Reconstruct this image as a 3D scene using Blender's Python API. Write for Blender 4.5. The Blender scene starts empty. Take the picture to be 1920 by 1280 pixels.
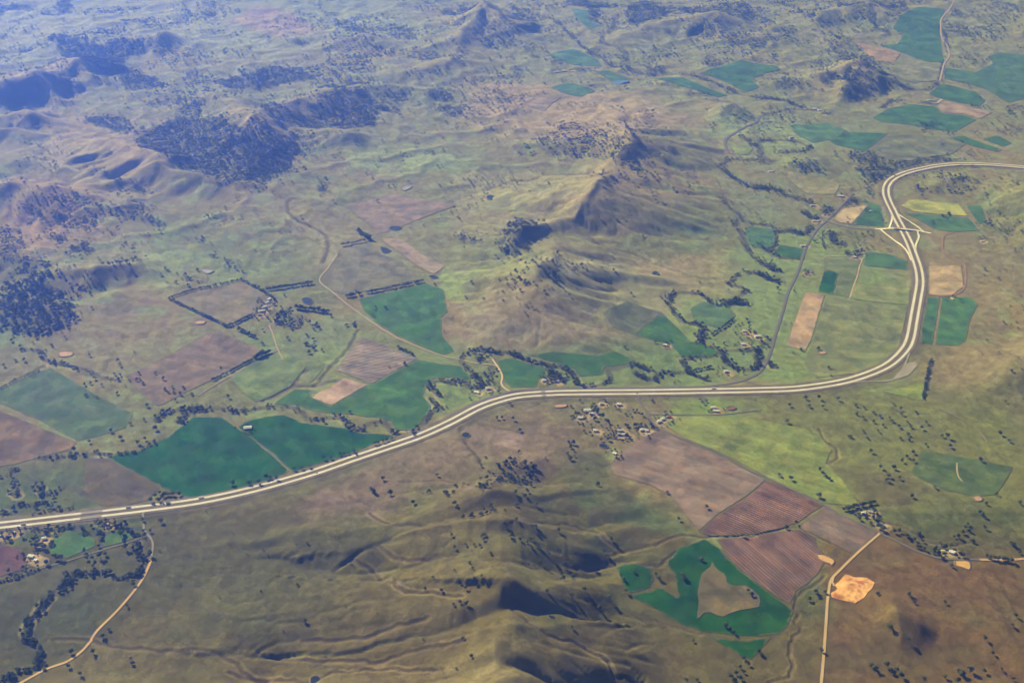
import bpy, math, random
import numpy as np
from mathutils import Vector, geometry

random.seed(7)
RNG = np.random.default_rng(7)
scene = bpy.context.scene
COL = scene.collection

# ------------------------------------------------------------------ camera
CAM_H = 2116.0
PITCH = math.radians(29.7)
FPX = 2172.0
cam_data = bpy.data.cameras.new("camera")
cam = bpy.data.objects.new("camera", cam_data)
COL.objects.link(cam)
cam.location = (0, 0, CAM_H)
cam.rotation_euler = (math.pi / 2 - PITCH, 0, 0)
cam_data.sensor_width = 36.0
cam_data.lens = FPX / 1920.0 * 36.0
cam_data.clip_start = 1.0
cam_data.clip_end = 80000.0
scene.camera = cam

# ------------------------------------------------------------------ sky and sun
SUN_EL = math.radians(33.0)
SUN_AZ = (-0.66, 0.75)                      # horizontal direction towards the sun
world = bpy.data.worlds.new("World")
scene.world = world
world.use_nodes = True
wn = world.node_tree.nodes
wl = world.node_tree.links
for n in list(wn):
    wn.remove(n)
sky = wn.new("ShaderNodeTexSky")
sky.sky_type = 'NISHITA'
sky.sun_disc = False
sky.sun_elevation = SUN_EL
sky.sun_rotation = math.atan2(SUN_AZ[0], SUN_AZ[1]) % (2 * math.pi)
sky.altitude = 400
sky.air_density = 0.7
bg = wn.new("ShaderNodeBackground")
bg.inputs["Strength"].default_value = 0.05
wo = wn.new("ShaderNodeOutputWorld")
wl.new(sky.outputs[0], bg.inputs[0])
wl.new(bg.outputs[0], wo.inputs[0])

sun_data = bpy.data.lights.new("sun", 'SUN')
sun_data.energy = 5.0
sun_data.angle = math.radians(0.5)
sun_data.color = (1.0, 0.94, 0.87)
sun = bpy.data.objects.new("sun", sun_data)
COL.objects.link(sun)
_az = Vector((SUN_AZ[0], SUN_AZ[1], 0)).normalized()
sun_dir = Vector((_az.x * math.cos(SUN_EL), _az.y * math.cos(SUN_EL), math.sin(SUN_EL)))
sun.rotation_euler = sun_dir.to_track_quat('Z', 'Y').to_euler()
sun.location = (-3000, 4000, 6000)

vs = scene.view_settings
vs.view_transform = 'Standard'
vs.look = 'None'
vs.exposure = 0.45
vs.gamma = 1.0
vs.use_curve_mapping = False
scene.cycles.volume_bounces = 1
scene.cycles.max_bounces = 6
scene.cycles.use_denoising = True
scene.cycles.denoiser = 'OPENIMAGEDENOISE'
scene.cycles.denoising_input_passes = 'RGB'
scene.cycles.denoising_prefilter = 'NONE'

HAZE_DENSITY = 1.3e-4
HAZE_COLOR = (0.085, 0.19, 1.0)

# ------------------------------------------------------------------ pixel <-> place helpers
_cp, _sp = math.cos(PITCH), math.sin(PITCH)


def rays(px):
    px = np.asarray(px, float).reshape(-1, 2)
    u = (px[:, 0] - 960.0) / FPX
    v = -(px[:, 1] - 640.0) / FPX
    d = np.stack([u, _cp + v * _sp, -_sp + v * _cp], 1)
    return d


def at_height(px, h):
    d = rays(px)
    t = (np.asarray(h, float) - CAM_H) / d[:, 2]
    return d[:, :2] * t[:, None]


def Z(x0, y0, pts):
    """points read in an enlarged tile of the photograph -> photograph pixels"""
    return [(x0 + p[0] / 3.84, y0 + p[1] / 3.84) for p in pts]


# ------------------------------------------------------------------ noise
def _hash(ix, iy, seed):
    h = (ix.astype(np.int64) * 374761393 + iy.astype(np.int64) * 668265263 + seed * 1442695041) & 0xFFFFFFFF
    h = ((h ^ (h >> 13)) * 1274126177) & 0xFFFFFFFF
    h = h ^ (h >> 16)
    return h


def gnoise(x, y, seed=0):
    ix = np.floor(x).astype(np.int64)
    iy = np.floor(y).astype(np.int64)
    fx = x - ix
    fy = y - iy
    ux = fx * fx * fx * (fx * (fx * 6 - 15) + 10)
    uy = fy * fy * fy * (fy * (fy * 6 - 15) + 10)

    def g(cx, cy):
        a = _hash(ix + cx, iy + cy, seed) * (2 * math.pi / 4294967296.0)
        return np.cos(a) * (fx - cx) + np.sin(a) * (fy - cy)
    a = g(0, 0); b = g(1, 0); c = g(0, 1); d = g(1, 1)
    return (a + (b - a) * ux + (c - a) * uy + (a - b - c + d) * ux * uy) * 1.5


def fbm(x, y, octs=4, seed=0, gain=0.5):
    s = 0; a = 1.0; t = 0
    for o in range(octs):
        s = s + a * gnoise(x * 2 ** o + o * 17.3, y * 2 ** o - o * 9.1, seed + o)
        t += a; a *= gain
    return s / t


def sstep(a, b, x):
    t = np.clip((x - a) / (b - a), 0, 1)
    return t * t * (3 - 2 * t)


# ------------------------------------------------------------------ terrain height field
GX0, GX1, GY0, GY1, DX = -4400.0, 4400.0, 1400.0, 10000.0, 8.0
gx = np.arange(GX0, GX1 + 1, DX)
gy = np.arange(GY0, GY1 + 1, DX)
NX, NY = len(gx), len(gy)
XX, YY = np.meshgrid(gx, gy)


def base_height(x, y):
    h = 9.0 * fbm(x / 900.0, y / 900.0, 3, 3)
    far = sstep(6500, 9500, y) + sstep(1500, 3500, -x) * sstep(3500, 5000, y)
    h = h + np.clip(far, 0, 1) * 45 * (fbm(x / 800.0, y / 800.0, 4, 11) + 0.05)
    out = sstep(4200, 6500, np.hypot(x, (y - 5500) * 0.8))
    h = h + out * 90 * fbm(x / 1700.0, y / 1700.0, 4, 21)
    return h


HGT = base_height(XX, YY)
WX = XX + 55 * fbm(XX / 260, YY / 260, 3, 31)
WY = YY + 55 * fbm(XX / 260 + 50, YY / 260, 3, 32)

# ridge crests: (photo x, photo y, height), width left of travel, width right of travel, spur strength, spur spacing
RIDGES = [
    # foreground ridge, running towards the viewer (left of travel = photo right)
    ([(905, 893, 40), (925, 922, 95), (940, 950, 75), (950, 966, 120), (945, 1000, 98), (940, 1050, 96), (936, 1078, 162), (920, 1108, 128),
      (930, 1138, 112), (950, 1165, 140), (938, 1196, 152), (912, 1232, 132), (922, 1266, 148), (890, 1305, 165), (880, 1400, 160), (860, 1600, 120)], 470, 860, .5, 150),
    ([(948, 968, 115), (1005, 985, 85), (1060, 1010, 40), (1100, 1030, 12)], 210, 210, .4, 80),
    ([(936, 1082, 150), (985, 1100, 110), (1050, 1150, 62), (1110, 1200, 18)], 230, 240, .4, 80),
    ([(920, 920, 90), (980, 925, 75), (1030, 945, 40), (1080, 965, 10)], 200, 200, .4, 80),
    ([(780, 985, 20), (850, 988, 50), (900, 978, 85), (950, 966, 115)], 150, 150, .3, 90),
    ([(700, 1075, 25), (800, 1095, 60), (880, 1100, 95), (930, 1090, 140)], 120, 140, .3, 90),
    ([(620, 1165, 20), (740, 1150, 50), (850, 1130, 95), (925, 1110, 130)], 110, 130, .3, 90),
    ([(600, 1215, 18), (720, 1200, 50), (840, 1180, 90), (930, 1160, 130)], 100, 120, .3, 90),
    ([(640, 1265, 25), (760, 1245, 60), (860, 1215, 105), (930, 1190, 140)], 100, 120, .3, 90),
    ([(870, 893, 10), (920, 868, 34), (1000, 866, 36), (1040, 895, 18)], 160, 150, .4, 90),
    ([(930, 1240, 140), (990, 1290, 80), (1060, 1340, 30)], 230, 240, .4, 80),
    # centre ridge
    ([(1150, 225, 50), (1178, 252, 155), (1158, 295, 92), (1140, 322, 105), (1116, 345, 185), (1100, 372, 150), (1070, 405, 78),
      (1040, 432, 70), (1036, 470, 108), (1022, 497, 150), (1002, 540, 112), (965, 585, 84), (930, 625, 40), (890, 655, 8)], 700, 540, .5, 140),
    ([(1140, 322, 150), (1113, 341, 200), (1098, 370, 160)], 290, 260, .5, 85),
    ([(1172, 238, 120), (1182, 250, 175), (1166, 284, 125)], 290, 260, .5, 85),
    ([(1040, 478, 125), (1020, 492, 170), (1006, 526, 125)], 290, 260, .5, 85),
    ([(1075, 402, 95), (1020, 420, 110), (982, 416, 150), (940, 440, 60), (890, 470, 10)], 260, 240, .4, 120),
    ([(1116, 348, 150), (1040, 370, 90), (960, 365, 45), (880, 372, 12)], 260, 260, .3, 150),
    ([(1178, 258, 120), (1100, 262, 80), (1000, 265, 50), (900, 270, 20)], 380, 260, .4, 150),
    ([(1108, 360, 150), (1160, 410, 90), (1230, 445, 50), (1330, 470, 12)], 180, 200, .5, 110),
    ([(1025, 500, 100), (1090, 540, 60), (1150, 575, 22)], 180, 170, .4, 100),
    ([(1160, 300, 100), (1260, 330, 40), (1350, 345, 10)], 200, 200, .4, 110),
    # hills on the left
    ([(-120, 170, 190), (20, 150, 200), (58, 134, 235), (105, 128, 170), (135, 108, 235), (165, 138, 120), (215, 160, 50)], 600, 420, .45, 190),
    ([(58, 136, 220), (85, 165, 120), (115, 190, 40)], 160, 150, .3, 110),
    ([(135, 112, 210), (175, 140, 130), (230, 160, 50), (300, 166, 40)], 200, 200, .3, 110),
    ([(80, 72, 60), (190, 68, 120), (260, 74, 90), (305, 62, 150), (345, 84, 50)], 420, 380, .45, 170),
    ([(-10, 215, 90), (45, 200, 150), (85, 216, 110), (115, 245, 20)], 300, 240, .35, 140),
    ([(-60, 240, 110), (20, 240, 90), (70, 268, 20)], 240, 240, .35, 140),
    ([(170, 262, 60), (215, 262, 110), (265, 277, 130), (320, 296, 110), (350, 318, 50)], 260, 520, .75, 95),
    ([(235, 340, 30), (287, 305, 135), (325, 318, 90), (375, 328, 85), (440, 348, 30)], 260, 240, .45, 120),
    ([(330, 200, 70), (400, 178, 100), (440, 195, 110), (474, 214, 190), (505, 248, 110), (545, 305, 20)], 380, 380, .45, 150),
    ([(395, 275, 60), (425, 256, 120), (450, 290, 40)], 180, 180, .35, 110),
    ([(474, 214, 150), (520, 195, 110), (560, 185, 120), (620, 163, 130), (690, 162, 110), (770, 163, 70), (860, 180, 20)], 330, 420, .5, 140),
    ([(560, 250, 30), (645, 246, 90), (700, 262, 40), (760, 280, 15)], 220, 220, .4, 130),
    ([(690, 138, 50), (790, 126, 95), (855, 108, 110), (905, 116, 50)], 340, 320, .4, 150),
    ([(620, 80, 40), (685, 66, 110), (745, 92, 30)], 300, 300, .4, 150),
    ([(780, 105, 40), (865, 56, 130), (912, 2, 260), (935, 25, 210), (965, 62, 90), (1010, 100, 20)], 480, 420, .55, 170),
    ([(840, 100, 50), (905, 100, 85), (945, 122, 30)], 240, 240, .35, 140),
    ([(260, 170, 60), (330, 178, 80), (380, 190, 60)], 260, 300, .5, 120),
    ([(-60, 385, 70), (20, 345, 125), (65, 348, 120), (180, 362, 90), (285, 398, 30)], 320, 420, .5, 140),
    ([(-120, 470, 150), (-20, 460, 120), (40, 480, 80), (90, 520, 30)], 300, 300, .5, 130),
    ([(30, 545, 40), (120, 505, 75), (185, 494, 105), (255, 497, 60), (315, 520, 12)], 240, 240, .4, 120),
    ([(-120, 570, 120), (-20, 570, 70), (60, 590, 30)], 300, 300, .4, 130),
    ([(150, 572, 12), (215, 546, 45), (275, 570, 10)], 150, 180, .3, 110),
    ([(-60, 300, 60), (60, 300, 60), (160, 330, 40)], 260, 260, .5, 120),
    # hills far right
    ([(1170, 228, 20), (1205, 212, 100), (1245, 228, 60), (1310, 262, 20)], 260, 260, .4, 130),
    ([(1335, 200, 40), (1368, 196, 100), (1412, 226, 20)], 210, 220, .4, 120),
    ([(1170, 62, 70), (1260, 36, 110), (1338, 20, 180), (1355, 48, 100), (1395, 85, 20)], 420, 380, .45, 160),
    ([(1390, 62, 70), (1455, 60, 110), (1520, 90, 40)], 320, 320, .45, 150),
    ([(1500, 145, 60), (1560, 132, 90), (1605, 110, 190), (1645, 140, 120), (1710, 165, 20)], 340, 320, .5, 140),
    ([(1590, 150, 90), (1580, 180, 60), (1560, 205, 15)], 160, 160, .3, 110),
    ([(1540, 20, 110), (1640, 8, 150), (1720, 40, 50)], 420, 380, .5, 150),
    ([(1440, 160, 20), (1468, 150, 75), (1505, 172, 15)], 200, 200, .3, 120),
    ([(1475, 318, 15), (1520, 300, 60), (1570, 332, 10)], 190, 180, .4, 110),
    ([(1730, 352, 15), (1800, 328, 50), (1860, 352, 15)], 210, 180, .4, 110),
    ([(1840, 345, 30), (1925, 340, 130), (1985, 400, 150), (1960, 470, 60)], 300, 320, .45, 130),
    ([(1250, 150, 10), (1330, 130, 40), (1420, 128, 30)], 200, 200, .4, 140),
    ([(1440, 40, 90), (1560, 70, 60), (1640, 95, 30)], 200, 240, .5, 130),
    # lower right
    ([(1615, 1165, 8), (1672, 1140, 52), (1720, 1158, 36), (1760, 1180, 10)], 150, 135, .25, 110),
    ([(2050, 640, 90), (1930, 680, 60), (1850, 735, 20), (1800, 790, 6)], 300, 320, .4, 120),
    ([(1900, 560, 30), (1960, 600, 60), (2050, 640, 80)], 250, 250, .4, 130),
]


def smax(a, b, k):
    d = np.clip(0.5 + 0.5 * (a - b) / k, 0, 1)
    return b * (1 - d) + a * d + k * d * (1 - d)


HILL = np.zeros_like(HGT)
for ri, (pts, wa, wb, spur, spac) in enumerate(RIDGES):
    a = np.array(pts, float)
    if a[:, 1].mean() < 620:
        q = 0.8 if a[:, 0].mean() > 900 and a[:, 0].mean() < 1300 and a[:, 1].mean() > 250 else 0.62
        a[:, 2] *= q
        wa *= .85; wb *= .85
    P = at_height(a[:, :2], a[:, 2])
    hh = a[:, 2]
    W = max(wa, wb) * 1.5
    i0 = max(0, int((P[:, 0].min() - W - GX0) / DX)); i1 = min(NX, int((P[:, 0].max() + W - GX0) / DX) + 1)
    j0 = max(0, int((P[:, 1].min() - W - GY0) / DX)); j1 = min(NY, int((P[:, 1].max() + W - GY0) / DX) + 1)
    if i1 <= i0 or j1 <= j0:
        continue
    sx = WX[j0:j1, i0:i1]; sy = WY[j0:j1, i0:i1]
    best = np.full(sx.shape, 1e18); bh = np.zeros_like(sx); bs = np.zeros_like(sx); side = np.zeros_like(sx)
    acc = 0.0
    for k in range(len(P) - 1):
        ex, ey = P[k + 1] - P[k]
        L2 = ex * ex + ey * ey + 1e-9
        rx = sx - P[k, 0]; ry = sy - P[k, 1]
        t = np.clip((rx * ex + ry * ey) / L2, 0, 1)
        dx = rx - t * ex; dy = ry - t * ey
        d2 = dx * dx + dy * dy
        m = d2 < best
        best = np.where(m, d2, best)
        bh = np.where(m, hh[k] + t * (hh[k + 1] - hh[k]), bh)
        bs = np.where(m, acc + t * math.sqrt(L2), bs)
        side = np.where(m, np.sign(ex * ry - ey * rx), side)
        acc += math.sqrt(L2)
    d = np.sqrt(best)
    w0 = np.where(side > 0, wa, wb)
    # spurs run down from the crest, alternating with gullies
    n = gnoise((bs + side * 37) / spac + 0.15 * d / spac, d / (spac * 5.0) + ri * 7.7 + side * 3, 40 + ri)
    n2 = gnoise((bs + side * 91) / (spac * .45) + 0.2 * d / spac, d / (spac * 3.0) + ri * 3.1, 140 + ri)
    w = w0 * (1 + spur * n + spur * .45 * n2)
    rr = 26 if ri < 12 else 14
    t = np.clip((np.sqrt(d * d + rr * rr) - rr) / w, 0, 1)
    prof = (1 - t) ** 1.9 * (1 + 0.55 * t)
    z = bh * prof
    HILL[j0:j1, i0:i1] = smax(HILL[j0:j1, i0:i1], z, 10.0) - 0.0
HGT = HGT + HILL
REL = sstep(4300, 6200, YY - 0.6 * XX)
HGT = HGT + REL * 17 * ((1 - np.abs(fbm(WX / 420, WY / 420, 3, 71)) * 2.2) ** 2 - .45)
_hm = np.maximum(sstep(4, 25, HILL), REL * .7)
HGT = HGT + _hm * (2.0 + 3.0 * REL) * fbm(XX / 120, YY / 120, 3, 61)


# ------------------------------------------------------------------ running water cuts gullies into the hills
def flow(h):
    hp = np.pad(h, 1, mode='edge')
    best = np.zeros_like(h); rec = np.arange(h.size).reshape(h.shape)
    idx = rec.copy()
    for dj in (-1, 0, 1):
        for di in (-1, 0, 1):
            if di == 0 and dj == 0:
                continue
            s = (h - hp[1 + dj:1 + dj + h.shape[0], 1 + di:1 + di + h.shape[1]]) / math.hypot(di, dj)
            if dj == -1: s[0, :] = -1
            if dj == 1: s[-1, :] = -1
            if di == -1: s[:, 0] = -1
            if di == 1: s[:, -1] = -1
            m = s > best
            best = np.where(m, s, best)
            rec = np.where(m, idx + dj * h.shape[1] + di, rec)
    order = np.argsort(-h.ravel(), kind='stable').tolist()
    r = rec.ravel().tolist()
    A = [1.0] * h.size
    for i in order:
        k = r[i]
        if k != i:
            A[k] += A[i]
    return best, r, np.array(A).reshape(h.shape), order


for it in range(3):
    S, rec, A, order = flow(HGT + 0.5 * RNG.random(HGT.shape))
    hl = HGT.ravel().tolist()
    F = (0.055 * np.sqrt(np.minimum(A, 3000.0)) * _hm).ravel().tolist()
    for i in reversed(order):
        k = rec[i]
        if k != i:
            v = (hl[i] + F[i] * hl[k]) / (1 + F[i])
            if v < hl[i]:
                hl[i] = v
    HN = np.array(hl).reshape(HGT.shape)
    HGT = HGT + np.clip(HN - HGT, -9, 0)
    hp = np.pad(HGT, 1, mode='edge')
    HGT = HGT * 0.90 + 0.025 * (hp[:-2, 1:-1] + hp[2:, 1:-1] + hp[1:-1, :-2] + hp[1:-1, 2:])
WET = np.clip(np.log(A) / 8.0, 0, 1)


def bil(G, x, y):
    fx = np.clip((np.asarray(x, float) - GX0) / DX, 0, NX - 1.001)
    fy = np.clip((np.asarray(y, float) - GY0) / DX, 0, NY - 1.001)
    i = fx.astype(int); j = fy.astype(int)
    u = fx - i; v = fy - j
    return G[j, i] * (1 - u) * (1 - v) + G[j, i + 1] * u * (1 - v) + G[j + 1, i] * (1 - u) * v + G[j + 1, i + 1] * u * v


def place(px):
    """photograph pixels -> points on the ground"""
    d = rays(px)
    ts = np.arange(1500.0, 11500.0, 8.0)
    out = np.zeros((len(d), 2))
    for k in range(len(d)):
        dd = d[k]
        x = dd[0] * ts; y = dd[1] * ts; z = CAM_H + dd[2] * ts
        diff = z - bil(HGT, x, y)
        neg = np.nonzero(diff < 0)[0]
        i = neg[0] if len(neg) else len(ts) - 1
        if i > 0 and len(neg):
            f = diff[i - 1] / (diff[i - 1] - diff[i])
            t = ts[i - 1] + 8.0 * f
        else:
            t = ts[i]
        out[k] = dd[:2] * t
    return out


def to_px(x, y, z):
    zz = y * _cp - (z - CAM_H) * _sp
    up = y * _sp + (z - CAM_H) * _cp
    return 960 + FPX * x / zz, 640 - FPX * up / zz


def catmull(P, step):
    P = np.asarray(P, float)
    if len(P) == 2:
        n = max(1, int(np.linalg.norm(P[1] - P[0]) / step))
        return P[0] + (P[1] - P[0]) * np.linspace(0, 1, n + 1)[:, None]
    Q = np.vstack([2 * P[0] - P[1], P, 2 * P[-1] - P[-2]])
    out = []
    for k in range(1, len(Q) - 2):
        n = max(1, int(np.linalg.norm(Q[k + 1] - Q[k]) / step))
        t = np.linspace(0, 1, n, endpoint=False)[:, None]
        a, b, c, d = Q[k - 1], Q[k], Q[k + 1], Q[k + 2]
        out.append(0.5 * ((2 * b) + (c - a) * t + (2 * a - 5 * b + 4 * c - d) * t ** 2 + (3 * b - a - 3 * c + d) * t ** 3))
    out.append(P[-1:])
    return np.vstack(out)


def inside(x, y, poly):
    c = np.zeros(np.shape(x), bool)
    n = len(poly)
    for k in range(n):
        x1, y1 = poly[k]; x2, y2 = poly[(k + 1) % n]
        if y1 == y2:
            continue
        m = ((y1 > y) != (y2 > y)) & (x < (x2 - x1) * (y - y1) / (y2 - y1) + x1)
        c ^= m
    return c


def line_dist(x, y, P):
    best = np.full(np.shape(x), 1e18)
    bs = np.zeros(np.shape(x)); acc = 0
    for k in range(len(P) - 1):
        ex, ey = P[k + 1] - P[k]
        L2 = ex * ex + ey * ey + 1e-9
        t = np.clip(((x - P[k, 0]) * ex + (y - P[k, 1]) * ey) / L2, 0, 1)
        d2 = (x - P[k, 0] - t * ex) ** 2 + (y - P[k, 1] - t * ey) ** 2
        m = d2 < best
        best = np.where(m, d2, best)
        bs = np.where(m, k + t, bs)
    return np.sqrt(best), bs


# ------------------------------------------------------------------ what lies where (traced on the photograph, then laid on the ground)
CROP = (0.008, 0.066, 0.008); CROP2 = (0.040, 0.108, 0.022); GRASS = (0.085, 0.130, 0.045); LIME = (0.155, 0.205, 0.050)
DULL = (0.085, 0.105, 0.055); PLOUGH = (0.245, 0.195, 0.158); REDP = (0.195, 0.126, 0.100); MAUVE = (0.165, 0.148, 0.132)
TAN = (0.35, 0.295, 0.190); BROWN = (0.160, 0.118, 0.070); DARKP = (0.120, 0.070, 0.070); PALE = (0.30, 0.235, 0.19)

HIGHWAY = [(-90, 995), (0, 986.5), (180, 965.5), (271, 955), (378, 940), (480, 917.5), (584, 888), (662, 862), (740, 835), (792.5, 816), (844.6, 793),
           (896.7, 766.6), (935.7, 752), (975, 743), (1030, 738.6), (1090, 737.4), (1194, 736.4), (1298, 735), (1420, 733), (1498, 729.5), (1576, 717.7),
           (1628, 702), (1667, 684), (1693.5, 660), (1706, 637), (1713.7, 597), (1720.8, 557.4), (1724.7, 531), (1722, 505), (1713, 479),
           (1704, 456), (1692, 432.4), (1682, 414), (1674, 396), (1666, 380), (1661, 364), (1662.5, 349), (1674, 336), (1697, 325.6), (1727, 317.8),
           (1766, 311.5), (1810, 308.8), (1862, 310), (1920, 314.5), (2010, 324)]

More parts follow.
